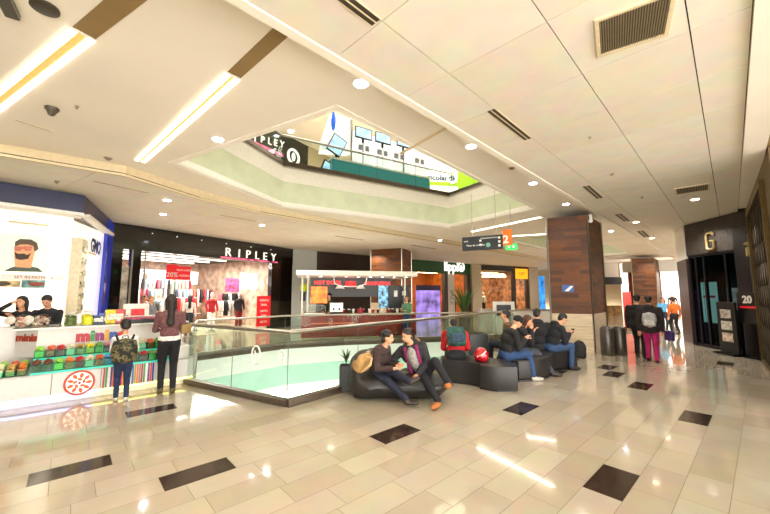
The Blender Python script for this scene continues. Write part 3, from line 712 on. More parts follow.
qa = W7.px(728, 290, .4)[0]; qb = W7.px(740, 290, .4)[0]; MB().box(qa, qb, .36, .44, 1.2, 1.85).build('lit_picture', mat('lit_picture', '#e8ddd8', .4, emit=1, var=.3, scale=4), t)
for k in range(3):
    t = W7.thing('display_bust', 'dark bust form on a stand inside the dim glass-door shop', 'mannequin', W7.px(704+k*9, 300, .72)[0], .72, 0.01, 'dark busts in the dim shop')
    MB().lathe([(.14, .9), (.17, 1.05), (.12, 1.3), (.05, 1.35), (.05, 1.42)], n=12, sy=.7).build('torso', BLK, t, 1); MB().lathe([(.15, 0), (.15, .02), (.02, .03), (.02, .9)], n=12).build('stand', BLKM, t, 1)
# sign stands
t = thing('sign_stand', 'black upright sign stand with white notices before the glass doors', 'sign stand', (9.55, 9.75, 0), W7.rz)
MB().box(-.3, .3, -.03, .03, .05, 1.45, .01).build('board', BLK, t); MB().box(-.33, .33, -.2, .2, 0.003, .05).build('base', BLKM, t)
for z, c in ((1.12, '#b9b0a8'), (.8, '#d8cfc4'), (.48, '#c8b9a8')): MB().box(-.17, .17, -.04, -.031, z-.12, z+.12).build('notice', mat('notice_'+c[1:], c, .5, var=.3, scale=12), t)
t = W7.thing('price_sign', 'black hanging panel with a white 20 and a red strip', 'sign', W7.px(747, 310, -.3)[0], -.3, 0)
x0, z0 = 0, 1.55
MB().box(-.28, .32, 0, .03, .9, 1.7, .004).build('panel', BLK, t); text('20', .27, WHITE, t, T(.04, -.008, 1.52), bold=.01); MB().box(-.2, .26, -.01, 0, 1.3, 1.35).build('red_strip', REDS, t)
MB().box(-.26, -.2, 0, .03, .003, .9).box(.24, .3, 0, .03, .003, .9).box(-.26, .3, -.12, .15, .003, .03).build('leg_frame', BLKM, t)
# near right wall with lattice window
W8 = Frame((9.95, 9.35), (6.0, 5.2)); L8 = W8.len
def p8(x, y): return W8.px(x, y)
OLV = mat('olive_tan_wall', '#6b5634', .5, var=.08, scale=2)
o = MB().box(0, 1.05, 0, .25, 0, 3.98).box(0, L8, 0, .25, 3.7, 3.98).box(L8-1, L8, 0, .25, 0, 3.7).build('wall_right', OLV); o.matrix_world = W8.M; struct(o)
t = W8.thing('lattice_shop_window', 'tall bronze lattice shop window on the near right wall', 'shop window')
BRZ = mat('bronze_metal', '#6e5a36', .4, .6)
BRD = mat('dark_bronze_metal', '#3a3020', .4, .5)
mb = MB(); mb.box(1.05, 1.15, -.06, .1, 0, 3.7).box(L8-1.1, L8-1, -.06, .1, 0, 3.7).box(1.05, L8-1, -.06, .1, 3.6, 3.7).box(1.05, L8-1, -.06, .1, 0, .1).build('frame', BRZ, t)
mb = MB()
for k in range(-4, 10):
    for s in (1, -1):
        xa = 1.15+k*.45; pts = []
        for i in range(2):
            z = i*1.2; 
        x_0, z_0, x_1, z_1 = (xa, .1, xa+1.75, 3.6) if s == 1 else (xa+1.75, .1, xa, 3.6)
        lo, hi = 1.15, L8-1.1
        def cl(xA, zA, xB, zB, lim, ge):
            if (xA < lim) == ge: 
                f = (lim-xA)/(xB-xA); return lim, zA+(zB-zA)*f
            return xA, zA
        if max(x_0, x_1) < lo or min(x_0, x_1) > hi: continue
        for lim, ge in ((lo, True), (hi, False)):
            a_ = cl(x_0, z_0, x_1, z_1, lim, ge); b_ = cl(x_1, z_1, x_0, z_0, lim, ge); x_0, z_0 = a_; x_1, z_1 = b_
        if abs(x_0-x_1) > .05: mb.cone((x_0, 0, z_0), (x_1, 0, z_1), .018, n=6)
mb.build('lattice', BRD, t)
MB().box(1.15, L8-1.1, .04, .06, .1, 3.6).build('pane', glass('dark_glass', '#7d8a88'), t)
MB().box(1.1, L8-1, 1.4, 1.5, 0, 3.7).build('backdrop', mat('brown_backdrop', '#241c14', .6, var=.2, scale=3), t)
MB().box(.06, .98, -.03, 0, 0.01, 3.3).build('black_panel', DARK, t)
xq, zq = p8(757, 214)
t = W8.thing('wall_fire_alarm', 'small cream alarm box with a round bell on the right wall', 'alarm', .98, -.02, 2.75); MB().box(-.1, .12, -.1, 0, -.12, .1, .01).build('box', mat('cream_box', '#c9b27a', .5), t); MB().lathe([(.02, -.05), (.09, 0), (.02, .05)], (-.02, -.05, .2), 14).build('bell', mat('cream_box', '#c9b27a'), t, 1)
# leaning pillar wall beyond the stone front
W9 = Frame((10.95, 12.9), (10.2, 11.65)); o = MB().box(0, W9.len, 0, .3, 0, 2.85).build('wall_red_brown', mat('red_brown_wall', '#2b1714', .35, var=.1)); o.matrix_world = W9.M; struct(o)
o = MB().box(0, W9.len, 0, .3, 2.85, 3.98).build('trim_16', WHITE); o.matrix_world = W9.M; struct(o)
# far shop at the end of the right hall
W10 = Frame((16.5, 21.5), (20.5, 19.0))
t = Frame((17.6, 25.5), (25, 21.5)); W10 = t
LS = mat('glowing_shop_wall', '#f6ece0', .5, emit=1.3, var=.1, scale=1, eh='#fff0e2')  # glow put into the wall colour in place of shop lighting
t = W10.thing('white_shop_front', 'bright white shop front at the far end of the right hall', 'storefront')
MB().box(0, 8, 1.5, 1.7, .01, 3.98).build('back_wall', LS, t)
MB().box(0, 8, 0, .3, 3.2, 3.98).build('fascia', WHITE, t)
for k in range(4): MB().box(.3+k*1.6, .6+k*1.6, .0, .2, .01, 3.2).build('post', mat('orange_brown_post', '#8a4a28', .4), t)
for k in range(5):
    mannequin('mannequin', 'dark jacket mannequin in the far white shop front', W10.w(.8+k*.7, .8), W10.rz, (2, 0, 9, 2, 10)[k], 2, group='mannequins in the far white shop')
# dark planters, red poster, and clothes behind the big column
W11 = Frame((11.0, 26.0), (17.5, 26.5))
t = W11.thing('clothing_shop_front', 'white shop with a black awning seen between the two timber columns', 'storefront')
MB().box(2.6, 7, 2, 2.1, .01, 3.98).build('back_wall', mat('glowing_pink_shop_wall', '#f4e2da', .5, emit=.8, var=.2, scale=1.5), t)  # back wall glows by its material, imitating a brightly lit shop
MB().box(2.4, 7, -.3, .3, 2.35, 2.9).build('awning', BLK, t)
MB().box(2.4, 7, 0, .3, 2.9, 3.98).build('fascia', WHITE, t)
MB().box(2.4, 7, -.1, .3, .01, .75).build('plinth', mat('brown_stone_plinth', '#9a7a50', .3, var=.3, scale=3), t)
rack(4.0, 1.0, 1.6, 1.9, ['shirt'], 'in the white shop between the timber columns', fr=W11, label='clothes rack in the white shop between the timber columns', cols=[2, 5, 2, 9])
rack(5.6, 1.0, 1.8, 1.6, ['shirt'], 'at the right of the white shop between the timber columns', fr=W11, label='short clothes rack at the right of the white shop between the columns', cols=[2, 8, 0])
t = thing('poster_stand', 'bright red poster stand behind the walking pair', 'poster stand', D(633, 345, 16)*1.0, 0); t.location.z = 0
MB().box(-.3, .05, -.03, .03, .15, 1.75).build('board', mat('bright_red_poster', '#b8281c', .4, emit=.25, var=.15), t); MB().box(-.3, .05, -.2, .2, .003, .15).build('base', BLKM, t)
# ================================================================= HANGING SIGNS
pA, pB = D(462, 237, 8.6), D(502, 232, 8.1)
WS = Frame((pA.x, pA.y), (pB.x, pB.y)); z0 = WS.px(462, 251)[1]; z1 = WS.px(462, 237.5)[1]
t = WS.thing('hanging_direction_sign', 'black hanging direction sign with white arrows and symbols', 'sign')
Ls = WS.len
MB().box(0, Ls, 0, .1, z0, z1, .005).build('panel', mat('charcoal_sign', '#2e3338', .4), t)
ssz = z1-z0
text('cine', ssz*.2, WHITE, t, T(.1, -.006, z0+ssz*.68)); text('Patio de comidas', ssz*.19, WHITE, t, T(.34, -.006, z0+ssz*.35))
text('estacionamientos', ssz*.17, WHITE, t, T(Ls*.68, -.006, z0+ssz*.82))
for x, z in ((.47, .66), (.47, .36), (.93, .78), (.93, .5), (.93, .22)): MB().box(Ls*x-.025, Ls*x+.025, -.008, 0, z0+ssz*z-.025, z0+ssz*z+.025).build('symbol', WHITE, t)
MB().lathe([(.05, 0), (.05, .01)]).bm.free()
mb = MB(); mb.cone((Ls*.66, -.01, z0+ssz*.32), (Ls*.66, 0, z0+ssz*.32), .055, n=20); mb.build('round_symbol', mat('teal_symbol', '#7fb8b0', .4), t)
for x in (.25, Ls-.15): MB().cone((x, .05, z1), (x, .05, 4.2), .008, n=6).build('hanger_rod', STEEL, t)
pB2 = D(509, 232, 8.0)
t = WS.thing('level_number_sign', 'orange level sign with a white 2 at the end of the direction sign', 'sign', Ls+.01, 0, 0)
MB().box(0, .2, 0, .1, z0+.08, z1+.1, .004).build('panel', mat('orange_sign', '#e8651c', .4, emit=.25), t); text('2', .26, WHITE, t, T(.07, -.006, z0+.2), bold=.008)
t = WS.thing('exit_sign', 'small green emergency exit sign under the direction sign', 'sign', .75, 1.5, 2.93)
MB().box(0, .3, 0, .04, -.05, .12).build('panel', mat('green_exit_sign', '#27b04a', .4, emit=1.6, var=.02), t); MB().cone((.15, .02, .12), (.15, .02, 1.25), .008, n=6).build('hanger_rod', STEEL, t)
for x in (.06, .18): MB().box(x, x+.06, -.006, 0, 0.0, .07).build('symbol', WHITE, t)
# ================================================================= UPPER LEVEL
rtop = 6.42
def railing(name, label, pts, z0, z1, extra=True, closed=False, step=1.5, group='glass balustrades', hr=.035):
    c = Vector((*pts[0], z0)); t = thing(name, label, 'railing', c, 0, group)
    P = [Vector((p[0], p[1], 0))-Vector((c.x, c.y, 0)) for p in pts]
    if closed: P.append(P[0])
    GLR = glass('rail_glass', '#f4fbf7', .95, .01); h = z1-z0
    for a, b in zip(P, P[1:]):
        L = (b-a).length; n = max(1, round(L/step)); d = (b-a)/L
        for k in range(n):
            q0 = a+d*(L*k/n+.012); q1 = a+d*(L*(k+1)/n-.012); nn = Vector((-d.y, d.x, 0))*.006
            MB().prism([((q0-nn).x, (q0-nn).y), ((q1-nn).x, (q1-nn).y), ((q1+nn).x, (q1+nn).y), ((q0+nn).x, (q0+nn).y)], .1, h-.03).build('pane', GLR, t)
            e = q1+d*.012; MB().cone((e.x, e.y, .1), (e.x, e.y, h-.03), .006, n=6).build('joint', mat('dark_joint', '#3a4a48', .3), t)
        nn = Vector((-d.y, d.x, 0))*.06
        MB().prism([((a-nn).x, (a-nn).y), ((b-nn).x, (b-nn).y), ((b+nn).x, (b+nn).y), ((a+nn).x, (a+nn).y)], .014, .1).build('base_channel', mat('brown_steel_channel', '#6e6257', .3, .7), t)
    MB().tube([(p.x, p.y, h) for p in P], hr, 10).build('handrail', STEEL, t, 1)
    return t
def offs(poly, d):
    n = len(poly); P = [Vector(p) for p in poly]; o = []
    for i in range(n):
        d0 = P[i]-P[i-1]; d1 = P[(i+1) % n]-P[i]; n0 = Vector((-d0.y, d0.x)).normalized(); n1 = Vector((-d1.y, d1.x)).normalized(); m = (n0+n1).normalized()
        o.append(tuple(P[i]+m*d/max(.4, m.dot(n0))))
    return o
railing('glass_balustrade', 'glass balustrade around the upper opening one floor up', offs(UHc, -.08), 5.52, rtop, closed=True)
WU = Frame((-3.01, 9.88), (2.51, 13.15))
def pu(x, y, d): return WU.px(x, y, d)
TEAL = mat('teal_panel', '#3c9298', .3, emit=.15, var=.06)
x0 = pu(332, 165, .7)[0]; x1 = pu(430, 185, .7)[0]
t = WU.thing('teal_counter', 'teal fronted counter behind the glass of the upper floor', 'counter', x0, .7, 5.5)
mb = MB(); n = 4
for k in range(n): mb.box((x1-x0)*k/n, (x1-x0)*(k+1)/n-.01, 0, .5, .0, .78)
mb.build('front_panel', TEAL, t); MB().box(-.02, x1-x0+.02, -.02, .55, .78, .84).build('top', WHITE, t)
SCRM = mat('blue_white_screen', '#a9cdf0', .2, emit=.9, var=.2, scale=3, eh='#bfe0ff')
SCRB = mat('blue_logo', '#1d5fd0', .3, emit=.8)
for i, (q0, q1, lb) in enumerate((((355.5, 125.5), (372, 141), 'first flat screen showing a pale blue picture from the left on the upper counter'), ((375.5, 131), (391, 145.5), 'second flat screen with a plain bright picture on the upper counter'), ((397, 140), (411, 149), 'small flat dark-framed screen at the right of the upper counter'))):
    xx0, zz0 = pu(*q0, .95); xx1, zz1 = pu(*q1, .95)
    t = WU.thing('flat_screen', lb, 'screen', xx0, .95, zz1); w_ = xx1-xx0; h_ = zz0-zz1
    MB().box(0, w_, 0, .05, 0, h_, .005).build('housing', BLK, t); MB().box(.03, w_-.03, -.006, 0, .05, h_-.03).build('display', SCRM, t)
    MB().box(w_/2-.04, w_/2+.04, .05, .1, -max(.05, zz1-6.34), .2).build('stand', BLKM, t)
for i, (q0, q1, d) in enumerate((((356, 141), (372, 153), 1.0), ((375, 146), (390, 157), 1.0), ((392, 150), (411, 163), 1.0), ((413, 155), (425, 166), 1.0))):
    xx0, zz0 = pu(*q0, d); xx1, zz1 = pu(*q1, d)
    t = WU.thing('display_stand', ('white display stand with grey prints under the first upper screen', 'white display stand under the second upper screen', 'white display stand with a small black device on the upper counter', 'rightmost white display stand on the upper counter')[i], 'display stand', xx0, d, 5.5)
    MB().box(0, xx1-xx0, 0, .5, .0, zz0-5.5, .01).build('body', mat('white_glowing_stand', '#f4f6f8', .4, emit=.5, var=.02), t)  # glow in the white material brightens the upstairs stands and shelving
    MB().box(.1, .3, -.01, 0, zz0-5.5-.3, zz0-5.5-.1).box(.38, .55, -.01, 0, zz0-5.5-.3, zz0-5.5-.1).build('print', mat('grey_print', '#9aa3ad', .5, var=.4, scale=20), t)
xx0, zz0 = pu(353, 119, 1.7); xx1, zz1 = pu(428, 166, 1.7)
t = WU.thing('shelving', 'long white shelving wall behind the flat screens on the upper floor', 'shelving', xx0, 1.7, 5.5)
MB().box(0, xx1-xx0, 0, .2, 0, 2.5).build('back_panel', mat('white_glowing_stand', '#f4f6f8', .4, emit=.5, var=.02), t)
for k in range(3): MB().box(0, xx1-xx0, -.25, 0, .75+k*.4, .78+k*.4).build('shelf', mat('pale_shelf', '#dfe2e6', .4), t)
for k in range(4): MB().box(.1+k*(xx1-xx0)/4, .14+k*(xx1-xx0)/4, -.26, 0, 0, 1.75).build('upright', STEEL, t)
t = WU.thing('tilted_sign_box', 'large white tilted advertising box with a blue emblem on the upper floor', 'sign box')
xA, zA = pu(322, 150, 1.2); xB, zB = pu(333, 112, 1.2); xC, zC = pu(351, 119, 1.2); xD, zD = pu(351, 150, 1.2)
MB().xz([(xA, zA), (xA+.1, zA+.55), (xB, zB), (xC, zC), (xD, zD-.1)], 1.2, 1.6).build('body', mat('white_glowing_stand', '#f4f6f8'), t)
xe, ze = pu(333.5, 121, 1.19); MB().ball((xe, 1.2, ze), (.09, .02, .38)).build('emblem', SCRB, t, 1)
MB().box(xC-.03, xC+.03, 1.1, 1.16, 5.5, zC).build('pole', STEEL, t)
xS, zS = pu(336, 146, 1.1)
t = WU.thing('flat_screen', 'angled flat screen leaning under the tilted box on the upper floor', 'screen', xS, 1.0, zS)
MB().box(-.28, .28, 0, .06, -.35, .35, .005, rot=(0, .45, 0)).build('housing', BLK, t); MB().box(-.25, .25, -.01, 0, -.31, .31, rot=(0, .45, 0)).build('display', SCRM, t)
MB().box(-.04, .04, .06, .1, 5.5-zS, 0).build('stand', BLKM, t)
xS, zS = pu(326, 165, .9)
t = WU.thing('leaning_board', 'slim dark easel board with a pale face on the upper floor', 'board', xS, .9, 5.5)
MB().box(-.2, .2, 0, .04, .02, .75, rot=(0, .35, 0)).build('panel', BLK, t); MB().box(-.15, .15, -.01, .0, .06, .7, rot=(0, .35, 0)).build('face', SCRM, t); MB().cone((.1, .1, .0), (.1, .02, .7), .02).build('leg', BLKM, t)
# dark shop wall above the department store, one floor up
W12 = Frame((-9.2, 11.6), (-4.84, 19.0))
t = W12.thing('upper_store_front', 'black store front with white letters and a round emblem one floor up', 'storefront')
MB().box(-2, W12.len+.6, 0, .3, 5.51, 10.29).build('fascia', BG, t)
for ch, q in zip('RIPLEY', ((243, 137), (249.5, 138.5), (257, 140), (264, 141.5), (270, 143), (276.5, 144.5))):
    xx, zz = W12.px(q[0]+5, q[1]+2); text(ch, .5, LET, t, T(xx, -.04, zz+.1), 'letter', .05)
x0, z0 = W12.px(243, 141); x1, z1 = W12.px(283, 154)
MB().box(x0, x1, -.04, 0, (z0+z1)/2-.05, (z0+z1)/2+.1).build('coloured_strip', mat('pink_light_strip', '#b04a6a'), t)
xx, zz = W12.px(293, 157)
mb = MB(); n = 28
mb.tube([(xx+.4*math.cos(2*PI*k/n), -.04, zz+.4*math.sin(2*PI*k/n)) for k in range(n+1)], .07, 6); mb.ball((xx, -.04, zz), (.14, .03, .25)); mb.build('round_emblem', LET, t)
o = MB().box(W12.len+.6, W12.len+4.5, -.05, .3, 5.51, 10.29).build('wall_upper_beige', BEI); o.matrix_world = W12.M; struct(o)
# green shop on the upper floor to the right
W13 = Frame((2.3, 17.6), (8.2, 18.4))
t = W13.thing('green_shop_front', 'white and lime green shop front with dark blue lettering one floor up', 'storefront')
q0 = W13.px(428, 174); q1 = W13.px(458, 190); q2 = W13.px(470, 184)
MB().box(-.6, q1[0], 0, .3, 5.51, 9.19).build('white_panel', mat('white_lit_panel', '#f4f4e8', .4, emit=.3, var=.03), t)
MB().box(q1[0], q2[0]+.6, -.02, .3, 5.51, 8.3).build('green_panel', mat('lime_green_panel', '#8fb81c', .4, emit=.2, var=.1), t)
MB().box(-.4, q1[0], -.03, 0, W13.px(440, 184)[1]-.08, W13.px(440, 184)[1]+.1).build('lime_stripe', mat('lime_green_panel', '#8fb81c'), t)
xx, zz = W13.px(440, 178); text('Tricolandia', .42, mat('navy_letters', '#1e2c60', .4), t, T(xx, -.03, zz), bold=.01)
xx, zz = W13.px(452, 178); mb = MB(); mb.tube([(xx+.22*math.cos(2*PI*k/20), -.05, zz+.3*math.sin(2*PI*k/20)) for k in range(21)], .05, 6); mb.build('round_emblem', WHITE, t)
# ================================================================= MAIN BALUSTRADES
railing('glass_balustrade', 'near glass balustrade with a steel handrail in front of the beanbag and benches', [(-3.75, 6.72), (-1.48, 5.4), (4.42, 11.95)], 0, 1.1)
railing('glass_balustrade', 'far glass balustrade across the atrium opening before the food kiosk', [(4.5, 12.05), (4.6, 13.65), (-1.45, 12.31), (-3.28, 11.5), (-5.1, 9.5), (-3.86, 7.0)], 0, .95, hr=.03)
# round marks on the near glass
d_ = (Vector((-1.48, 5.4))-Vector((-3.75, 6.72))).normalized(); FG = Frame((-3.75, 6.72), (-1.48, 5.4))
FG2 = Frame((-3.75, 6.72), (-1.48, 5.4))
for nm, q, rx_, rz_ in (('large', (256, 355), .1, .145), ('small', (282, 356), .07, .09)):
    xx, zz = FG2.px(*q, -.02); t = FG2.thing('round_glass_sticker', '%s round white outline sticker on the near glass balustrade' % nm, 'sticker', xx, -.02, zz)
    MB().tube([(rx_*math.cos(2*PI*k/24), 0, rz_*math.sin(2*PI*k/24)) for k in range(25)], .014, 6).build('ring', mat('frosted_white', '#dfe0da', .6), t)
    MB().tube([(-rx_*.3, 0, rz_*.5), (-rx_*.1, 0, -rz_*.4), (rx_*.4, 0, -rz_*.3)], .01, 6).build('mark', mat('frosted_white', '#dfe0da'), t)
# ================================================================= OPTICAL SHOP ON THE LEFT
NAV = mat('navy_fascia', '#262b52', .35, var=.08, scale=2)
g0, g1, g2 = G(-60, 171, 4), G(85, 195, 4), G(113.5, 222, 4)
WG1 = Frame(g0, g1); WG2 = Frame(g1, g2)
WL = mat('glowing_white_shop_wall', '#fffaf0', .5, emit=.65, var=.01, eh='#fff4df')  # wall glow stands in for the optical shop's bright lighting
zb1 = WG1.px(40, 208)[1]
t = WG1.thing('optical_shop_front', 'bright white optical shop front with a navy fascia band', 'storefront')
MB().box(0, WG1.len, 0, .25, zb1, 3.98).build('fascia', NAV, t)
MB().box(0, WG1.len, -.12, .3, zb1-.07, zb1).build('canopy_edge', WHITE, t)
def loc_pt(fr, v): return fr.I @ Vector((v[0], v[1], 0))
a_ = loc_pt(WG1, WG2.w(WG2.len)); b_ = loc_pt(WG1, WG2.w(WG2.len, .25)); c_ = Vector((WG1.len, 0, 0))
MB().prism([(c_.x, c_.y), (a_.x, a_.y), (b_.x, b_.y), (c_.x-.1, c_.y+.25)], zb1, 3.98).build('side_fascia', NAV, t)
n2 = loc_pt(WG1, WG2.w(0, -.12)); wl_ = WG2.px(101, 270, .12)[0]; e2 = loc_pt(WG1, WG2.w(wl_+.1, -.12)); e3 = loc_pt(WG1, WG2.w(wl_+.1, .1))
MB().prism([(n2.x, n2.y), (e2.x, e2.y), (e3.x, e3.y), (c_.x, c_.y+.1)], zb1-.07, zb1).build('side_canopy_edge', WHITE, t)
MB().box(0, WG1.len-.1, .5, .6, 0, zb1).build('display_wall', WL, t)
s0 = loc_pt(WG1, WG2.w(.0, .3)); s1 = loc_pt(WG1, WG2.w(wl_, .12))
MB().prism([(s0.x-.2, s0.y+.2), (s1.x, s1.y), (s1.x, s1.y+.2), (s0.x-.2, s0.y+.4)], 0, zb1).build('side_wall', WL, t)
MB().box(WG1.px(8, 225, .48)[0], WG1.px(48, 232, .48)[0], .46, .5, zb1-.32, zb1-.28).build('light_rail', mat('tan_rail', '#d8c49a', .4), t)
# poster of a man with sunglasses
x0, z0 = WG1.px(-30, 231, .46); x1, z1 = WG1.px(48, 273, .46)
t = WG1.thing('poster', 'large poster of a bearded man in sunglasses in the optical shop', 'poster', x1, .46, 0)
z0 = WG1.px(20, 234, .46)[1]; z1 = WG1.px(20, 272, .46)[1]
def q1(x, y):
    a, b = WG1.px(x, y, .46); return a-x1, b
MB().box(x0-x1, 0, 0, .03, z1, z0).build('sheet', mat('pale_green_poster', '#dfe6d2', .5, emit=.35, var=.03), t)
def flat(pts, m, nm, y=-.006): return MB().xz([q1(*p) for p in pts], y, 0).build(nm, m, t)
flat([(4, 271), (10, 268), (16, 266), (30, 266), (38, 268), (43, 272)], mat('grey_shirt_print', '#4c5a52', .6), 'printed_shirt')
flat([(15, 267), (14, 252), (18, 243), (33, 243), (34.5, 253), (31, 268)], mat('skin_print', '#d89c6c', .6, emit=.3), 'printed_face', -.012)
flat([(14.5, 252), (15.5, 258.5), (20, 260), (28, 259), (31, 253), (27, 255), (24, 253.5), (18, 254)], mat('beard_print', '#3c2718', .6), 'printed_beard', -.018)
flat([(14.8, 247), (15, 242), (20, 239), (31, 239.5), (37, 243), (38.5, 249), (34.5, 252), (33.5, 246), (28, 244.5), (20, 244.5)], mat('hair_print', '#5a4a38', .6), 'printed_hair', -.018)
flat([(14, 247), (14.5, 250.5), (20, 251), (23, 248.5), (26, 251), (31, 250.5), (32, 246.5), (23, 246.5)], mat('sunglass_print', '#c0501c', .3), 'printed_sunglasses', -.024)
for (q0, q3, c, lb) in (((-22, 280), (20, 287), '#b7a173', 'sandy brown landscape picture left below the large optical poster'), ((22, 280), (48, 288), '#5d8f8f', 'teal and red picture right below the large optical poster')):
    xa, za = WG1.px(*q0, .46); xb, zb_ = WG1.px(*q3, .46)
    tt = WG1.thing('picture', lb, 'picture', xa, .46, 0)
    MB().box(0, xb-xa, 0, .03, min(za, zb_), max(za, zb_)).build('sheet', mat('picture_'+c[1:], c, .5, var=.5, scale=6), tt)
    MB().ball(((xb-xa)*.55, -.0, (za+zb_)/2), (.14, .01, .05)).build('printed_shape', mat('shape_'+c[1:], '#8c3a28' if 'teal' in lb else '#4a3a20', .5), tt, 1)
xa, za = WG1.px(34, 277.5, .46)
tt = WG1.thing('slogan_sign', 'thin red slogan lettering between the optical shop pictures', 'sign', xa, .46, za); MB().box(-.5, .5, .005, .03, -.07, .07).build('sheet', WHITE, tt); text('SET IN MOTION', .085, mat('red_brown_letters', '#a04a30', .5), tt, T(0, -.003, 0))
# Optica GMO lettering and showcase
zz = WG2.px(95, 246, .1)[1]
t = WG2.thing('wall_lettering', 'navy lettering Optica GMO on the white side of the optical shop', 'sign', 0, .12, 0)
NL = mat('navy_letters', '#1e2c60', .4)
xa = WG2.px(87, 246, .12)[0]; xb = WG2.px(92.5, 246, .12)[0]
text('Optica', .26, NL, t, T(xa-.4, -.03, WG2.px(88, 247.5, .12)[1])); text('GMO', .5, NL, t, T(xb+.25, -.03, WG2.px(96, 248, .12)[1]), bold=.02)
MB().box(xa+.2, xb+.4, -.03, -.005, WG2.px(95, 255, .12)[1]-.02, WG2.px(95, 255, .12)[1]+.02).build('underline', mat('ochre_line', '#c9a05a', .4), t)
xa = WG2.px(70, 270, .2)[0]; xb = WG2.px(76, 270, .2)[0]
t = WG2.thing('eyewear_showcase', 'tall eyewear showcase on the side wall of the optical shop', 'showcase', xa, .12, 0)
MB().box(0, xb-xa, -.1, .1, 1.2, 3.0).build('frame', mat('pale_wood_frame', '#efe2c4', .4), t)
for k in range(6): MB().box(.06, xb-xa-.06, -.13, -.08, 1.28+k*.28, 1.42+k*.28).build('eyewear_print', mat('showcase_print', '#b8a888', .4, var=.8, scale=12), t)
# blue banner
WB = Frame(WG2.w(WG2.len-.4, -.05), WG2.w(WG2.len+.02, -.05))
pB0 = D(101.5, 300, 9.6); pB1 = D(113.5, 300, 10.6)
t = WG2.thing('vertical_banner', 'tall blue banner with a portrait beside the black glass wall', 'banner', WG2.px(101.5, 290, 0)[0], -.03, 0)
bw_ = WG2.px(112.5, 290, 0)[0]-WG2.px(101.5, 290, 0)[0]
MB().box(0, bw_, 0, .08, .01, 3.93).build('sheet', mat('royal_blue_banner', '#1f32a8', .35, emit=.15, var=.08, scale=2), t)
MB().box(bw_, bw_+.04, -.02, .1, .01, 3.95).build('edge', STEEL, t)
MB().ball((.25, -.0, 1.9), (.13, .02, .24)).build('printed_face', mat('blue_face_print', '#a58cc0', .5), t, 1)
MB().ball((.25, -.0, 1.55), (.22, .012, .25)).build('printed_shoulders', mat('purple_print', '#4a3a8c', .5), t, 1)
MB().ball((.25, -.01, 2.1), (.15, .015, .12)).build('printed_hair', mat('dark_hair_print', '#221a30', .5), t, 1)
# ================================================================= CANDY KIOSK
K = Frame(G(-40, 418.3), G(192, 383)); KL = K.len
KW = mat('white_laminate', '#d6d3d0', .25, var=.015)
def kp(x, y, d=0): return K.px(x, y, d)
t = K.thing('candy_kiosk', 'white candy kiosk counter with coloured stripes and glowing kick strip', 'kiosk')
xs = [kp(x, 380)[0] for x in (52, 101)]
mb = MB()
for a, b in ((0, xs[0]-.006), (xs[0], xs[1]-.006), (xs[1], KL)): mb.box(a, b, 0, .06, .13, .47, .006)
mb.box(0, KL, .06, 1.0, .1, .45); mb.build('front_panel', KW, t)
MB().box(0, KL, .1, .95, .0, .1).build('plinth', WHITE, t)
LEDB = mat('blue_white_led', '#fff', .4, emit=3, var=0, eh='#7f94ff'); LEDY = mat('yellow_led', '#fff', .4, emit=2, var=0, eh='#ffe64a')
xm = kp(92, 395)[0]
MB().box(0, xm, -.006, .02, .1, .128).build('led_strip', LEDB, t, label='blue-white glowing strip'); MB().box(xm, KL, -.006, .02, .1, .128).build('led_strip', LEDY, t, label='yellow glowing strip')
SC_ = ['#b01a24', '#1f8a4a', '#f0ece4', '#6a2a7c', '#d83a3a', '#24419a', '#f0ece4', '#c2187a', '#e8a820', '#7a1a24', '#3aa05a', '#f0ece4', '#2a62b8', '#b09a18', '#e86a20', '#8a8078']
x0 = kp(103, 375)[0]; x1 = kp(154, 375)[0]
for k in range(22):
    c = SC_[k % 16]; a = x0+(x1-x0)*k/22
    MB().box(a, a+(x1-x0)/22*.8, -.006, 0, .135, .465).build('stripe', mat('stripe_'+c[1:], c, .3), t)
xx, zz = kp(79.5, 383)
zz = .275
MB().cone((xx, -.02, zz), (xx, 0, zz), .192, n=40).build('logo_rim', mat('logo_red', '#b8361c', .4), t); MB().cone((xx, -.026, zz), (xx, -.018, zz), .162, n=40).build('logo_disc', mat('logo_white', '#fbf4ea', .4, emit=.25), t)
mb = MB()
for k in range(9):
    a = 2*PI*k/9; R = Matrix.Rotation(-a, 3, 'Y'); mb.ball((xx+.115*math.cos(a), -.028, zz+.115*math.sin(a)), (.046, .005, .026), 1, R)
for k in range(5):
    a = 2*PI*k/5+.3; mb.ball((xx+.055*math.cos(a), -.028, zz+.055*math.sin(a)), (.036, .005, .02), 1, Matrix.Rotation(-a-1, 3, 'Y'))
mb.build('logo_petals', mat('logo_orange', '#d8552a', .4), t)
mb = MB(); mb.ball((xx, -.03, zz), (.022, .005, .02), 1); mb.build('logo_centre', mat('logo_crimson', '#8a1030', .4), t)
# shelves of the kiosk
TG = glass('teal_acrylic', '#d4f6ec', .95, .1)
TGL = mat('teal_glow_edge', '#1fae94', .3, emit=.7, var=.1)
xl = kp(36, 345, .5)[0]
MB().box(xl-.0, KL, .3, 1.0, .45, .66).box(0, KL, .0, 1.0, .45, .47).box(0, xl+.1, .95, 1.3, .0, 1.13).build('bin_shelf', KW, t)
MB().box(xl, KL-.3, -.012, -.004, .47, .5).box(xl, KL-.3, .29, .3, .64, .67).build('acrylic_edge', TGL, t)
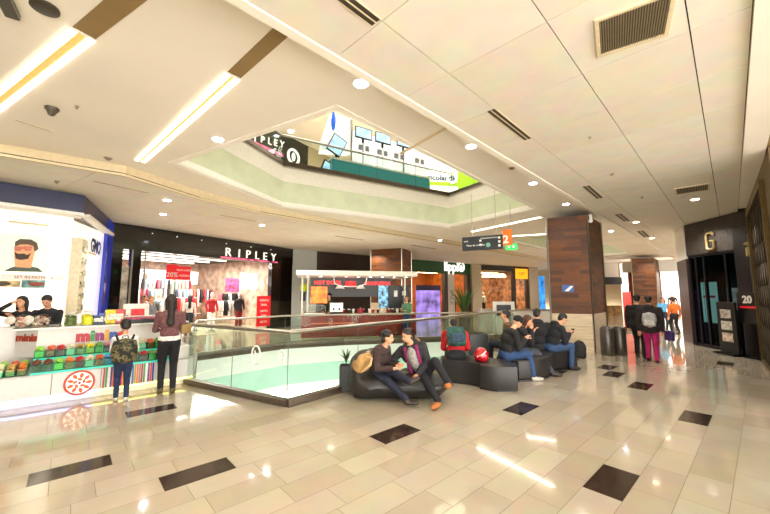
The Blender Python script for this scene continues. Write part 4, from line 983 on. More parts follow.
# sign wall
MB().box(xl, KL-.1, .56, 1.1, .66, 1.1, .004).prism([(xl, .56), (xl-.26, .8), (xl-.26, 1.1), (xl, 1.1)], .66, 1.1).build('sign_wall', KW, t)
MB().box(xl-.3, KL, .5, 1.35, 1.1, 1.13, .005).build('worktop', mat('glass_worktop', '#d2d6d0', .08), t)
a0 = kp(77, 337, .56)[0]; a1 = kp(119, 337, .56)[0]
for i, (ch, c) in enumerate((('m', '#b01a2c'), ('i', '#2a8a3a'), ('n', '#8a2a6c'), ('i', '#e0a820'), ('n', '#2a5aa8'), ('g', '#c83a3a'))):
    text(ch, .235, mat('letter_'+c[1:], c, .4), t, T(a0+.08+(a1-a0)*(i*.17+(0 if i == 0 else .05)), .55, .945), 'letter', .02, bold=.018)
ang = math.atan2(-.24, .26)
text('minis', .17, mat('letter_red_brown', '#a8402c', .4), t, T(xl-.13, .67, .97, ang), 'letter', .012, bold=.006)
MB().box(KL-.02, KL, 0, .9, .47, .95).build('end_glass', glass('clear_glass', '#f4f4f0'), t)
# candy bins
CC = [('#7fb03a', 'green'), ('#c8502a', 'orange'), ('#a81f24', 'red'), ('#d8c8a0', 'cream'), ('#a08048', 'tan'), ('#e8c818', 'yellow'), ('#5c8a3c', 'mixed green'), ('#b06a80', 'pink'), ('#c86a2a', 'amber'), ('#60301c', 'chocolate'), ('#3f6fa8', 'blue')]
def heap(w, d, c, n=46):
    mb = MB(); rnd = random.Random(hash(c) % 1000)
    for k in range(n):
        x = rnd.uniform(.02, w-.02); y = rnd.uniform(.02, d-.02); z = .09+.045*rnd.random()+.03*math.sin(PI*x/w)
        mb.ball((x, y, z), (rnd.uniform(.014, .022), rnd.uniform(.012, .02), rnd.uniform(.01, .016)), 1)
    mb.box(.01, w-.01, .01, d-.01, .01, .1)
    return mb
BOXM = {}
def bin_(x, y, z, w, d, ci, lb, h=.115):
    t = K.thing('candy_bin', lb, 'candy bin', x, y, z, 'candy bins on the kiosk')
    c, n = CC[ci]; key = (round(w, 3), d, ci)
    if key not in BOXM:
        mb = MB(); mb.box(0, w, 0, .006, 0, h).box(0, w, d-.006, d, 0, h).box(0, .006, 0, d, 0, h).box(w-.006, w, 0, d, 0, h).box(0, w, 0, d, 0, .006)
        a = mb.build('bin_box', TG, t); hp = island('candy_'+c[1:], c, '#%02x%02x%02x' % tuple(min(255, int(int(c[i:i+2], 16)*1.35)+12) for i in (1, 3, 5)), .35)
        b = heap(w, d, c).build('candy_heap', hp, t, 1); b['kind'] = 'stuff'; BOXM[key] = (a, b)
    else:
        for o in BOXM[key]: q = o.copy(); COL.objects.link(q); q.parent = t
nb = 15; w0 = (KL-.35-xl)/nb
order2 = [0, 1, 2, 3, 4, 5, 6, 7, 2, 8, 0, 3, 1, 6, 4, 10, 2]; order1 = [9, 9, 0, 8, 2, 3, 1, 10, 0, 4, 9, 2, 6, 8, 3, 0, 1]
ORD = ['first', 'second', 'third', 'fourth', 'fifth', 'sixth', 'seventh', 'eighth', 'ninth', 'tenth', 'eleventh', 'twelfth', 'thirteenth', 'fourteenth', 'fifteenth', 'sixteenth', 'seventeenth']
for k in range(nb):
    bin_(xl+k*w0, .31, .672, w0-.004, .22, order2[k], 'clear bin of %s sweets, %s from the left on the upper kiosk shelf' % (CC[order2[k]][1], ORD[k]))
    bin_(xl+k*w0, .01, .502, w0-.004, .22, order1[k], 'clear bin of %s sweets, %s from the left on the lower kiosk shelf' % (CC[order1[k]][1], ORD[k]), .11)
nl = 5; wl = (xl-.05)/nl
for k in range(nl):
    ci = (3, 8, 3, 4, 8)[k]
    bin_(.02+k*wl, .01, .475, wl-.012, .24, ci, 'open bin of %s nuts, %s from the left on the low front ledge' % (('pale', 'amber', 'cream', 'tan', 'brown')[k], ORD[k]), .08)
    bin_(.02+k*wl, .3, .475, wl-.012, .22, (0, 6, 0, 1, 0)[k], 'open bin of %s sweets, %s from the left behind the nut bins' % (('green', 'mixed green', 'lime', 'orange', 'leaf green')[k], ORD[k]), .12)
# jars and boxes on the worktop
def jar(px_, h, r, c, lb, lid='#d8d4cc', tilt=False, d=.75):
    xx = kp(px_, 325, d)[0]; t = K.thing('candy_jar', lb, 'jar', xx, d, 1.13)
    pr = [(r*.75, 0), (r, .03), (r, h*.7), (r*.65, h*.85), (r*.6, h*.9)]
    if tilt:
        MB().ball((0, 0, r*1.0), (r*1.25, r, r)).build('glass_body', glass('clear_glass', '#f4f4f0'), t, 1)
        mb = MB(); rnd = random.Random(px_)
        for k in range(60):
            v = Vector((rnd.gauss(0, 1), rnd.gauss(0, 1), rnd.gauss(0, 1))).normalized()*rnd.uniform(.3, .82); mb.ball((v.x*r*1.2, v.y*r, r+v.z*r), .022, 1)
        o = mb.build('candy_heap', island('candy_'+c[1:], c, '#f4e8dc', .35), t, 1); o['kind'] = 'stuff'
        MB().cone((-r*1.1, -r*.5, r*1.1), (-r*1.35, -r*.8, r*1.25), r*.6, r*.62, 18).build('lid', mat('lid_'+lid[1:], lid, .4), t, 1)
    else:
        MB().lathe(pr, n=18).build('glass_body', glass('clear_glass', '#f4f4f0'), t, 1)
        mb = MB(); rnd = random.Random(px_)
        for k in range(70):
            a = rnd.uniform(0, 6.28); q = r*.82*math.sqrt(rnd.random()); mb.ball((q*math.cos(a), q*math.sin(a), .03+rnd.random()*h*.6), .02, 1)
        mb.lathe([(r*.8, .01), (r*.85, .04), (r*.8, h*.55)], n=14)
        o = mb.build('candy_heap', island('candy_'+c[1:], c, '#%02x%02x%02x' % tuple(min(255, int(int(c[i:i+2], 16)*1.35)+12) for i in (1, 3, 5)), .35), t, 1); o['kind'] = 'stuff'
        MB().lathe([(r*.62, h*.88), (r*.66, h*.9), (r*.66, h), (r*.3, h*1.02)], n=18).build('lid', mat('lid_'+lid[1:], lid, .4), t, 1)
jar(22, .2, .11, '#c85a4a', 'round glass jar of red and white sweets at the left of the worktop', tilt=True)
jar(40, .2, .11, '#8a4030', 'round glass jar of brown sweets second on the worktop', tilt=True)
jar(70.5, .24, .09, '#4a5c2a', 'glass jar of dark green sweets in front of the dark-jacketed attendant')
jar(87, .25, .09, '#c8c020', 'glass jar of yellow sweets with a pale lid on the worktop')
for k, (q, c, lb, h) in enumerate(((98, '#2a3a6c', 'navy sweet box on the worktop between the jars and the boy', .16), (105, '#3a4a8a', 'blue sweet packet on the worktop above the letter n', .2), (111, '#e0b820', 'yellow sweet packet leaning on the worktop above the boy', .26), (118, '#c83a3a', 'red sweet packet on the worktop above the boy', .26), (121, '#7a94b0', 'pale blue sweet tub on the worktop beside the boy', .15))):
    xx = kp(q, 325, .8)[0]; t = K.thing('sweet_packet', lb, 'packet', xx, .8, 1.13)
    MB().box(-.1, .1, -.05, .05, 0, h, .015, rot=(-.1, 0, .2*(k % 3-1))).build('wrapper', mat('wrapper_'+c[1:], c, .35, var=.35, scale=16), t)
    MB().box(-.07, .07, -.062, -.052, h*.3, h*.7, .002, rot=(-.1, 0, .2*(k % 3-1))).build('printed_patch', mat('printed_patch', '#e8dcc0', .5, var=.3, scale=20), t)
xx = kp(137, 320, .8)[0]
t = K.thing('tilted_sign', 'white and red tilted sign panel on the kiosk worktop near the woman', 'sign', xx, .9, 1.13)
MB().box(-.22, .2, -.02, .02, .0, .36, .004, rot=(-.25, 0, .1)).build('board', mat('white_red_print', '#f0dcd4', .5, var=.12, scale=6), t); MB().box(-.1, .12, -.04, -.02, .12, .26, rot=(-.25, 0, .1)).build('red_print', mat('red_print', '#c83038', .5), t)
t = K.thing('display_tray', 'dark tray with pink and red packets along the kiosk worktop', 'tray', kp(150, 325, .7)[0], .62, 1.13)
MB().box(-.45, .45, 0, .3, 0, .07, .01).build('tray_body', BLK, t); 
MB().box(-.42, .42, .02, .28, .06, .1, .01).build('packets', mat('pink_packets', '#b0486a', .5, var=.6, scale=14), t); MB().tube([(-.47, 0, .13), (.47, 0, .13)], .012).build('rail', STEEL, t)
# ================================================================= SEATS
PVC = mat('charcoal_leatherette', '#221f1f', .42, var=.08, scale=3)
def soft(mb, name, parent, vox=.03, it=6, m=None):
    o = mb.build(name, m or PVC); md = o.modifiers.new('r', 'REMESH'); md.mode = 'VOXEL'; md.voxel_size = vox; md.use_smooth_shade = True
    s = o.modifiers.new('s', 'SMOOTH'); s.factor = .6; s.iterations = it
    bpy.context.view_layer.update(); e = o.evaluated_get(bpy.context.evaluated_depsgraph_get()); me = bpy.data.meshes.new_from_object(e)
    me.shade_smooth(); o.modifiers.clear(); old = o.data; o.data = me; bpy.data.meshes.remove(old)
    if parent is not None: o.parent = parent
    return o
bb = Vector((.18, 6.0, 0))
t = thing('beanbag_sofa', 'large charcoal beanbag sofa with two women sitting on it', 'beanbag', bb)
mb = MB()
mb.ball((-.42, .0, .21), (.42, .5, .22)).ball((.42, -.02, .19), (.5, .42, .2)).ball((0, 0, .19), (.6, .47, .2)).ball((-.52, .14, .42), (.3, .38, .32)).ball((-.35, .33, .45), (.38, .2, .3))
mb.ball((-.62, -.05, .36), (.17, .3, .26)); mb.box(-.7, .7, -.3, .3, .005, .2)
soft(mb, 'bag_body', t, .03, 22)
MB().tube([(-.78, -.22, .12), (-.5, -.46, .2), (0, -.47, .22), (.5, -.4, .21), (.87, -.15, .15)], .006, 6).build('seam', mat('dark_seam', '#141212', .5), t, 1)
def ottoman(label, path, w, h, grp=None):
    c = Vector((*path[0], 0)); t = thing('curved_ottoman', label, 'ottoman', c)
    P = [Vector((p[0], p[1])) for p in path]; q = []
    for i in range(len(P)-1):
        for k in range(6): 
            f = k/6; p_1 = P[max(0, i-1)]; p_2 = P[i]; p_3 = P[i+1]; p_4 = P[min(len(P)-1, i+2)]
            q.append(.5*((2*p_2)+(p_3-p_1)*f+(2*p_1-5*p_2+4*p_3-p_4)*f*f+(3*p_2-p_1-3*p_3+p_4)*f**3))
    q.append(P[-1]); L, R = [], []
    for i, p in enumerate(q):
        d = (q[min(i+1, len(q)-1)]-q[max(i-1, 0)]).normalized(); n = Vector((-d.y, d.x)); ww = w[0]+(w[1]-w[0])*i/(len(q)-1)
        L.append(p+n*ww/2); R.append(p-n*ww/2)
    e0 = (q[0]-q[1]).normalized(); e1 = (q[-1]-q[-2]).normalized()
    poly = [x-c.xy for x in R+[q[-1]+e1*w[1]*.18]+L[::-1]+[q[0]+e0*w[0]*.18]]
    o = MB().prism([(v.x, v.y) for v in poly], .03, h, .05, 4).build('cushion', PVC, t, 1)
    ins = [v*1 for v in poly]; MB().prism([((v.x)*.97+.0, v.y*.97) for v in poly], .0, .035).build('base', BLK, t)
    return t
ottoman('charcoal curved ottoman carrying the red jacketed sitter and the red helmet', [(1.25, 7.15), (1.75, 6.9), (2.05, 6.55), (2.0, 6.25)], (.72, .62), .42)
ottoman('charcoal curved ottoman under the row of seated people in dark jackets', [(2.45, 7.1), (3.0, 7.35), (3.5, 8.0), (4.2, 8.35)], (.65, .75), .42)
# planters
LEAF = mat('green_leaf', '#3a5a22', .5, var=.2)
def plant(name, label, loc, bw, bh, hgt, n, spread, lw, bc=BLK, droop=.5):
    t = thing(name, label, 'plant', loc)
    MB().box(-bw, bw, -bw*.8, bw*.8, .004, bh, .01).build('pot', bc, t); MB().box(-bw*.9, bw*.9, -bw*.7, bw*.7, bh-.03, bh+.004).build('soil', mat('dark_soil', '#2a1d12', .9), t)
    mb = MB(); rnd = random.Random(name+label)
    for k in range(n):
        a = rnd.uniform(0, 2*PI); r = spread*rnd.uniform(.4, 1); h = hgt*rnd.uniform(.55, 1); pts = []
        for i in range(6):
            f = i/5; pts.append(Vector((math.cos(a)*r*f**1.4, math.sin(a)*r*f**1.4, bh+h*(f*(1+droop)-droop*f*f*1.2)/1.0)))
        n_ = Vector((-math.sin(a), math.cos(a), 0))
        prev = None
        for i, p in enumerate(pts):
            ww = lw*math.sin(PI*(.12+.86*i/5)); A, B, C_ = mb.bm.verts.new(p+n_*ww), mb.bm.verts.new(p-n_*ww), mb.bm.verts.new(p+Vector((0, 0, -ww*.5)))
            if prev: mb.bm.faces.new((prev[0], A, C_, prev[2])); mb.bm.faces.new((prev[2], C_, B, prev[1]))
            prev = (A, B, C_)
    mb.build('foliage', LEAF, t, 1)
    return t
plant('potted_plant', 'black box planter with thin green leaves beside the beanbag', (-.68, 6.22, 0), .11, .45, .3, 20, .2, .01)
plant('potted_plant', 'low black box planter behind the red helmet', (2.06, 7.9, 0), .21, .8, .05, 10, .12, .01)
plant('potted_palm', 'tall green potted palm beyond the railing near the pale pillar', (3.6, 15.9, 0), .25, .6, 1.55, 60, .75, .035, mat('brown_planter', '#3a2c22', .5), .3)
# white information totem beyond the railing
t = thing('information_totem', 'white information totem with a dark screen beyond the railing', 'totem', D(506, 320, 14.2)*1.0); t.location.z = 0; t.rotation_euler.z = -.2
MB().box(-.5, .35, -.06, .06, .0, 1.35, .01).build('body', WHITE, t); MB().box(-.36, .2, -.07, -.06, .78, 1.22).build('screen', BLK, t)
t = thing('white_counter', 'long low white counter beyond the railing below the information totem', 'counter', (4.6, 15.3, 0), -.05)
MB().box(-.4, 2.8, 0, .5, .0, .95, .02).build('body', KW, t); MB().box(-.42, 2.82, -.02, .52, .95, .99).build('top', STEEL, t)
# red helmet
t = thing('helmet', 'glossy red helmet with a white stripe on the curved ottoman', 'helmet', (1.83, 6.72, .42))
HM = mat('glossy_red_helmet', '#b80f1c', .12, coat=.6)
mb = MB(); mb.lathe([(.09, 0), (.12, .02), (.135, .08), (.133, .13), (.11, .19), (.07, .232), (.02, .25), (.001, .252)], n=28, sy=1.1); mb.build('shell', HM, t, 2)
MB().lathe([(.08, .003), (.095, .002), (.1, .02), (.08, .02)], n=24, sy=1.1).build('lining', BLK, t, 1)
MB().tube([(-.10, -.09, .09), (-.05, -.13, .12), (.02, -.135, .16), (.06, -.11, .195)], .012, 6).build('white_stripe', WHITE, t, 1)
# ================================================================= CEILING FIXTURES
def downlight(p, label, warm=False, r=.075, power=55, grp=None, z=4.2):
    t = thing('downlight', label, 'ceiling light', (p[0], p[1], z), 0, grp)
    MB().lathe([(r, 0), (r*1.25, 0), (r*1.25, -.012), (r, -.006)], n=24).build('trim_ring', WHITE, t, 1)
    MB().cone((0, 0, -.02), (0, 0, -.013), r, n=24).build('lamp', LAMPW if not warm else LAMPY, t)
    return t
def spot(p, power, warm=True, size=2.4, name='downlight_or_fill_beam', blend=.6, rad=.1):
    l = bpy.data.lights.new(name, 'SPOT'); l.energy = power; l.spot_size = size; l.spot_blend = blend; l.shadow_soft_size = rad
    l.color = (1, .9, .76) if warm else (1, .96, .9)
    o = bpy.data.objects.new(name, l); COL.objects.link(o); o.location = p; return o
DL = []
for q, z, lb, wm in (((361, 83), 4.2, 'bright round downlight nearest the panelled ceiling seam', 0), ((471, 146), 4.2, 'round downlight between the atrium opening and the seam', 0), ((218, 139), 4.2, 'round downlight left of the atrium opening', 0),
    ((533, 183), 4.2, 'round downlight right of the atrium opening tip', 0), ((566, 204), 4.2, 'small round downlight just before the big timber column', 0), ((611, 231), 4.2, 'small downlight just past the big timber column', 0),
    ((695, 199), 4.0, 'warm downlight near the stone shop front', 1), ((167, 200), 4.0, 'downlight above the candy kiosk in the panelled ceiling', 0), ((262, 225), 4.0, 'downlight in front of the RIPLEY letters', 0), ((163, 214), 4.0, 'downlight near the black glass corner', 0),
    ((440, 240), 4.0, 'small downlight near the hanging direction sign', 0), ((478, 249), 4.0, 'small downlight beyond the hanging direction sign', 0), ((652, 238), 4.0, 'small downlight in the panelled ceiling beyond the big column', 1), ((636, 222), 4.0, 'small warm downlight right of the big column', 1)):
    p = G(q[0], q[1], z); z = 4.2 if z == 4.2 else 4.0; DL.append((p, wm)); downlight(p, lb, wm, z=z)
# long recessed light slots
SLB = mat('slot_tan_inside', '#d8a25c', .5, emit=.5, eh='#ffb860')
LSL = mat('slot_tube_light', '#ffffff', .5, emit=7, var=0, eh='#fff3d8')
def slotlight(a, b, label, groove=None, w=.2, z=4.195):
    a = G(*a, z); b = G(*b, z); fr = Frame(a, b)
    t = fr.thing('slot_light', label, 'ceiling light', 0, 0, z)
    MB().box(0, fr.len, -w/2, w/2, -.004, .003).build('reflector', SLB, t)
    MB().box(0, fr.len, -w/2, -w/2+.06, -.012, -.004).box(0, fr.len, w/2-.06, w/2, -.012, -.004).build('tube_light', LSL, t)
    MB().box(-.02, 0, -w/2, w/2, -.012, .003).build('end_cap', WHITE, t); MB().box(fr.len, fr.len+.02, -w/2, w/2, -.012, .003).build('end_cap', WHITE, t)
    if groove:
        L = (G(*groove, z)-Vector((*fr.p.xy, z))).length
        MB().box(fr.len+.03, L, -w*.45, w*.45, -.003, .003).build('blank_slot_cover', TANC, t)
    l = bpy.data.lights.new('slot_glow', 'AREA'); l.shape = 'RECTANGLE'; l.size = fr.len; l.size_y = w; l.energy = 5*fr.len; l.color = (1, .9, .74)
    o = bpy.data.objects.new('slot_glow', l); COL.objects.link(o); o.location = fr.w(fr.len/2, 0, z-.02); o.rotation_euler = (0, 0, fr.rz)
slotlight((-60, 148), (83, 34), 'long bright slot light at the far upper left', (145, -10))
slotlight((140, 161), (233, 76), 'long bright slot light between the kiosk and the atrium', (285, 34), .17)
slotlight((472, 231.5), (541, 217), 'thin slot light beyond the atrium opening', None, .14)
slotlight((512, 236), (547, 233.8), 'thin short slot light just left of the big timber column', None, .14)
# shallow joint between opening tip and seam
fj = Frame(G(418, 144, 4.19), G(446, 128, 4.19)); o = MB().box(-.5, fj.len+.1, -.03, .03, 4.188, 4.203).build('trim_17', mat('tan_fascia', '#d8c7a4')); o.matrix_world = fj.M; struct(o)
# air grilles
GRD = mat('grille_dark', '#4a3e2c', .6)
def grille(q, label, louv=26, z=4.0, group=None):
    P = [G(*p, z-.006) for p in q]; c = sum(P, Vector())/4; fr = Frame(P[0], P[1]); L = (P[1]-P[0]).length; Wd = (P[3]-P[0]).length
    t = thing('air_grille', label, 'vent', (c.x, c.y, z), fr.rz, group)
    hx, hy = L/2, Wd/2
    MB().box(-hx, hx, -hy, hy, -.004, .01).build('backing', GRD, t)
    b = .03 if L > .45 and Wd > .2 else .008
    mb = MB(); mb.box(-hx-b, hx+b, -hy-b, -hy, -.02, 0).box(-hx-b, hx+b, hy, hy+b, -.02, 0).box(-hx-b, -hx, -hy, hy, -.02, 0).box(hx, hx+b, -hy, hy, -.02, 0); mb.build('frame', mat('cream_frame', '#d8c8a6', .5), t)
    mb = MB()
    for k in range(louv):
        x = -hx+L*(k+.5)/louv; mb.box(x-L/louv*.2, x+L/louv*.2, -hy, hy, -.016, -.002)
    if louv: mb.build('louvres', mat('louvre_grey', '#8a7c64', .5), t)
    return t
grille(((593, 25), (664, -1), (671, 26), (607, 53)), 'large louvred air grille near the top right of the panelled ceiling')
grille(((675, 189), (707, 184), (709, 189), (678, 194)), 'smaller louvred grille above the stone shop front', 14)
def linear(a, b, label, z=4.0, w=.1):
    A, B = G(*a, z), G(*b, z); fr = Frame(A, B); t = fr.thing('linear_diffuser', label, 'vent', 0, 0, z)
    MB().box(0, fr.len, -w/2, w/2, -.006, 0).build('dark_slot', mat('slot_dark', '#3a3024', .5), t)
    MB().box(0, fr.len, -w/2-.008, -w/2, -.008, 0).box(0, fr.len, w/2, w/2+.008, -.008, 0).box(0, fr.len, -w*.06, w*.06, -.01, -.004).build('blade', mat('cream_frame', '#d8c8a6'), t)
linear((342, -4), (376, 22), 'dark two-slot air diffuser at the top centre of the ceiling')
linear((491, 110), (528, 139), 'dark two-slot air diffuser above the atrium downlights')
linear((586, 186), (600, 198), 'short dark air diffuser right of the atrium opening', w=.13)
linear((618, 214), (627, 221), 'short dark air diffuser above the big timber column', w=.16)
linear((640, 231), (647, 237), 'very short dark air diffuser past the big timber column', w=.2)
linear((94, 181), (149, 193), 'long dark air diffuser above the candy kiosk', w=.07)
linear((221, 215), (256, 221), 'long dark air diffuser in front of the RIPLEY letters', w=.09)
linear((336, 236), (364, 240), 'dark air diffuser above the food kiosk', w=.14)
linear((412, 245), (436, 249), 'dark air diffuser above the green store fascia', w=.16)
linear((16, 120), (54, 132), 'slim air diffuser in the plain ceiling left of the slot lights', 4.2, .03)
# ceiling devices
def dome(q, label, z=4.2, r=.05, h=.06, m=None, name='smoke_detector', cat='smoke detector'):
    p = G(*q, z); t = thing(name, label, cat, (p.x, p.y, z)); MB().lathe([(r*1.1, 0), (r*1.1, -h*.25), (r*.8, -h*.5), (r*.5, -h), (.004, -h*1.05)], n=18).build('housing', m or mat('grey_beige', '#8a8072', .5), t, 1)
    MB().cone((0, 0, -h*1.1), (0, 0, -h), r*.25).build('lens', BLK, t)
p = G(45, 7, 4.2); t = thing('ceiling_speaker', 'round dark ring fixture at the top left of the ceiling', 'ceiling speaker', p); MB().lathe([(.05, 0), (.1, 0), (.1, -.02), (.06, -.03)], n=24).build('ring', mat('dark_ring', '#3a3428', .4), t, 1); MB().lathe([(.045, 0), (.045, -.02), (.02, -.025)], n=20).build('core', WHITE, t, 1)
dome((52, 108), 'dark dome camera hanging from the plain ceiling at the left', 4.2, .07, .1, mat('dark_dome', '#4a4436', .4), 'dome_camera', 'camera')
dome((77, 106), 'tiny sprinkler beside the dark dome camera', 4.2, .02, .04, None, 'sprinkler', 'sprinkler')
dome((108, 158), 'grey smoke detector near the end of the slot light', 4.2, .06, .04)
dome((512, 168), 'dark round detector in the plain ceiling past the downlights', 4.2, .06, .03)
dome((57, 181), 'small grey detector above the optical shop', 4.0, .04, .05)
dome((590, 137), 'tiny sprinkler in the middle of the panelled ceiling', 4.0, .018, .03, None, 'sprinkler', 'sprinkler')
dome((612, 174), 'small detector in the panelled ceiling before the big column', 4.0, .03, .03)
dome((642, 197), 'small detector between the two right grilles', 4.0, .03, .03)
# the two sloping dark objects at the very top left
p = G(8, 2, 4.2); t = thing('ceiling_bracket', 'dark bracket cut off at the top left corner of the ceiling', 'bracket', p); MB().box(-.05, .05, -.15, .15, -.06, 0, .01, rot=(0, 0, .6)).build('body', mat('dark_ring', '#3a3428'), t)
# ================================================================= LIGHT
for p, wm in DL: spot((p.x, p.y, p.z-.03), 45 if not wm else 50, warm=bool(wm))
# added spots without fixtures, brightening the hall in and out of frame
extra = [uv(a, b) for a in (-2.2, 0.3) for b in (-1.7, -.4)]+[uv(a, -1.4) for a in (3.5, 6.5, 10)]+[uv(-.5, -4.2), uv(-.5, -7), uv(-3, -5)]+[uv(a, -2.9) for a in (15, 18, 21, 24, 28)]+[uv(a, -10.8) for a in (5.5, 8, 10.5, 13, 16, 19, 23)]+[uv(a, -13) for a in (6, 9, 12)]+[uv(a, -.8) for a in (14, 18, 22, 26)]
for i, p in enumerate(extra):
    b = (p.x-p.y)*S2; z = 4.0 if (b > seam or b < -9.3) else 4.2
    spot((p.x, p.y, z-.03), (60 if (p.x+p.y)*S2 < 6 else 140) if p.y < 9 else (260 if b > seam-1 and b < .5 else 240), warm=i % 2 == 0)
for x, y, z, e, sx, sy, c, fr in ((ox0+2.8, 1.33, 3.27, 230, 5.4, .08, (1, .93, .84), W1), (ox0+2.8, 2.73, 3.27, 230, 5.4, .08, (1, .93, .84), W1), (ox0+2.8, 4.13, 3.27, 200, 5.4, .08, (1, .93, .84), W1),(2.5, 2.2, 3.3, 190, 3, .2, (1, .75, .45), W4), ((a5+b5)/2, 2, 3.4, 260, 3, .3, (1, .85, .65), W5), (1, 1.2, 3.5, 25, 1.5, 1, (.8, 1, .95), W7), (3, .8, 3.1, 150, 4, 1, (1, .92, .85), W10), (3.5, 1.2, 3.2, 120, 5, 1, (1, .9, .85), W11)):
    l = bpy.data.lights.new('shop_ceiling_light', 'AREA'); l.shape = 'RECTANGLE'; l.size = sx; l.size_y = sy; l.energy = e; l.color = c
    o = bpy.data.objects.new('shop_ceiling_light', l); COL.objects.link(o); o.location = fr.w(x, y, z); o.rotation_euler = (0, 0, fr.rz)
for k in range(4):
    p = Vector(((-3+k*2.6), 12+k*1.1+2, 10.2)); l = bpy.data.lights.new('upper_fill_light', 'AREA'); l.size = 2.5; l.energy = 260; l.color = (1, .93, .8)  # added lamps without fixtures, brightening the upper floor
    o = bpy.data.objects.new('upper_fill_light', l); COL.objects.link(o); o.location = p
for q in ((291, 131),):
    p = G(*q, 10.3); downlight(p, 'bright round downlight in the upper floor ceiling', False, .14, z=10.3)
for p in ((-1, 8.5), (1, 11)):
    l = bpy.data.lights.new('atrium_fill_light', 'AREA'); l.size = 1.5; l.energy = 50; l.color = (1, .93, .8)  # added fill lamps over the opening, no fixtures modelled
    o = bpy.data.objects.new('atrium_fill_light', l); COL.objects.link(o); o.location = (*p  , 10.2)
# white light troughs behind the pale glass of the atrium rims
def trough(poly, z, e, off):
    Pq = offs(poly, -.16)
    for a, b in zip(Pq, Pq[1:]+Pq[:1]):
        pass
l = bpy.data.lights.new('lower_fill_light', 'AREA'); l.size = 4; l.energy = 40; l.color = (1, .95, .85); o = bpy.data.objects.new('lower_fill_light', l); COL.objects.link(o); o.location = (-.5, 9, -5.0+3.4); o.rotation_euler = (0, 0, 0)  # added fill lamp hanging in the opening, no fixture, for the lower level
wd = bpy.data.worlds.new('world'); SC.world = wd; wd.use_nodes = True
wd.node_tree.nodes['Background'].inputs[0].default_value = (1, .95, .87, 1); wd.node_tree.nodes['Background'].inputs[1].default_value = 8
vs = SC.view_settings; vs.view_transform = 'Standard'; vs.look = 'None'; vs.gamma = 1; vs.use_curve_mapping = False; vs.exposure = .27
SC.cycles.diffuse_bounces = 5; SC.cycles.glossy_bounces = 4; SC.cycles.transparent_max_bounces = 16; SC.cycles.max_bounces = 10; SC.cycles.use_denoising = True
SC.cycles.sample_clamp_indirect = 6; SC.cycles.caustics_reflective = False; SC.cycles.caustics_refractive = False
# ================================================================= PEOPLE
def seg_dist(P, a, b, r0, r1):
    a = np.array(a); b = np.array(b); d = b-a; t = np.clip(((P-a)@d)/max(1e-9, d@d), 0, 1); q = a+t[:, None]*d
    return np.linalg.norm(P-q, axis=1)-(r0+(r1-r0)*t)
def ik(a, t, l1, l2, hint):
    a = Vector(a); t = Vector(t); d = t-a; L = min(d.length, (l1+l2)*.985); dn = d.normalized(); t = a+dn*L
    x = (l1*l1-l2*l2+L*L)/(2*L); h = math.sqrt(max(0, l1*l1-x*x)); hv = Vector(hint); hv = (hv-dn*hv.dot(dn))
    hv = hv.normalized() if hv.length > 1e-4 else dn.orthogonal().normalized()
    return a+dn*x+hv*h, t
def remeshed(mb, name, mats, parent, vox, it=3, prims=None, extra=None):
    o = mb.build(name, mats[0]); md = o.modifiers.new('r', 'REMESH'); md.mode = 'VOXEL'; md.voxel_size = vox
    s = o.modifiers.new('s', 'SMOOTH'); s.factor = .5; s.iterations = it
    bpy.context.view_layer.update(); me = bpy.data.meshes.new_from_object(o.evaluated_get(bpy.context.evaluated_depsgraph_get())); me.name = name
    old = o.data; o.modifiers.clear(); o.data = me; bpy.data.meshes.remove(old)
    me.materials.clear()
    for m in mats: me.materials.append(m)
    if prims:
        n = len(me.polygons); C = np.empty(n*3, np.float32); me.polygons.foreach_get('center', C); C = C.reshape(-1, 3).astype(float)
        best = np.full(n, 1e9); mi = np.zeros(n, np.int32)
        for p in prims:
            if p[0] == 'L': d = seg_dist(C, p[1], p[2], p[3], p[4])
            else:
                q = (C-np.array(p[1]))@np.array(p[3])      # rot columns are the axes
                d = (np.linalg.norm(q/np.array(p[2]), axis=1)-1)*min(p[2])
            d = d-p[6] if len(p) > 6 else d
            k = d < best; best[k] = d[k]; mi[k] = p[5] if p[0] == 'L' else p[4]
        me.polygons.foreach_set('material_index', mi)
    if extra is not None:
        bm = bmesh.new(); bm.from_mesh(me); me2 = bpy.data.meshes.new('x'); extra.bm.to_mesh(me2); bm.from_mesh(me2); bm.to_mesh(me); bm.free(); extra.bm.free(); bpy.data.meshes.remove(me2)
    me.shade_smooth()
    if parent is not None: o.parent = parent
    return o
def cloth(h, var=.18, rough=.85, scale=26):
    return mat('cloth_'+h[1:], h, rough, var=var, scale=scale, bump=.25)
HAIRM = {}
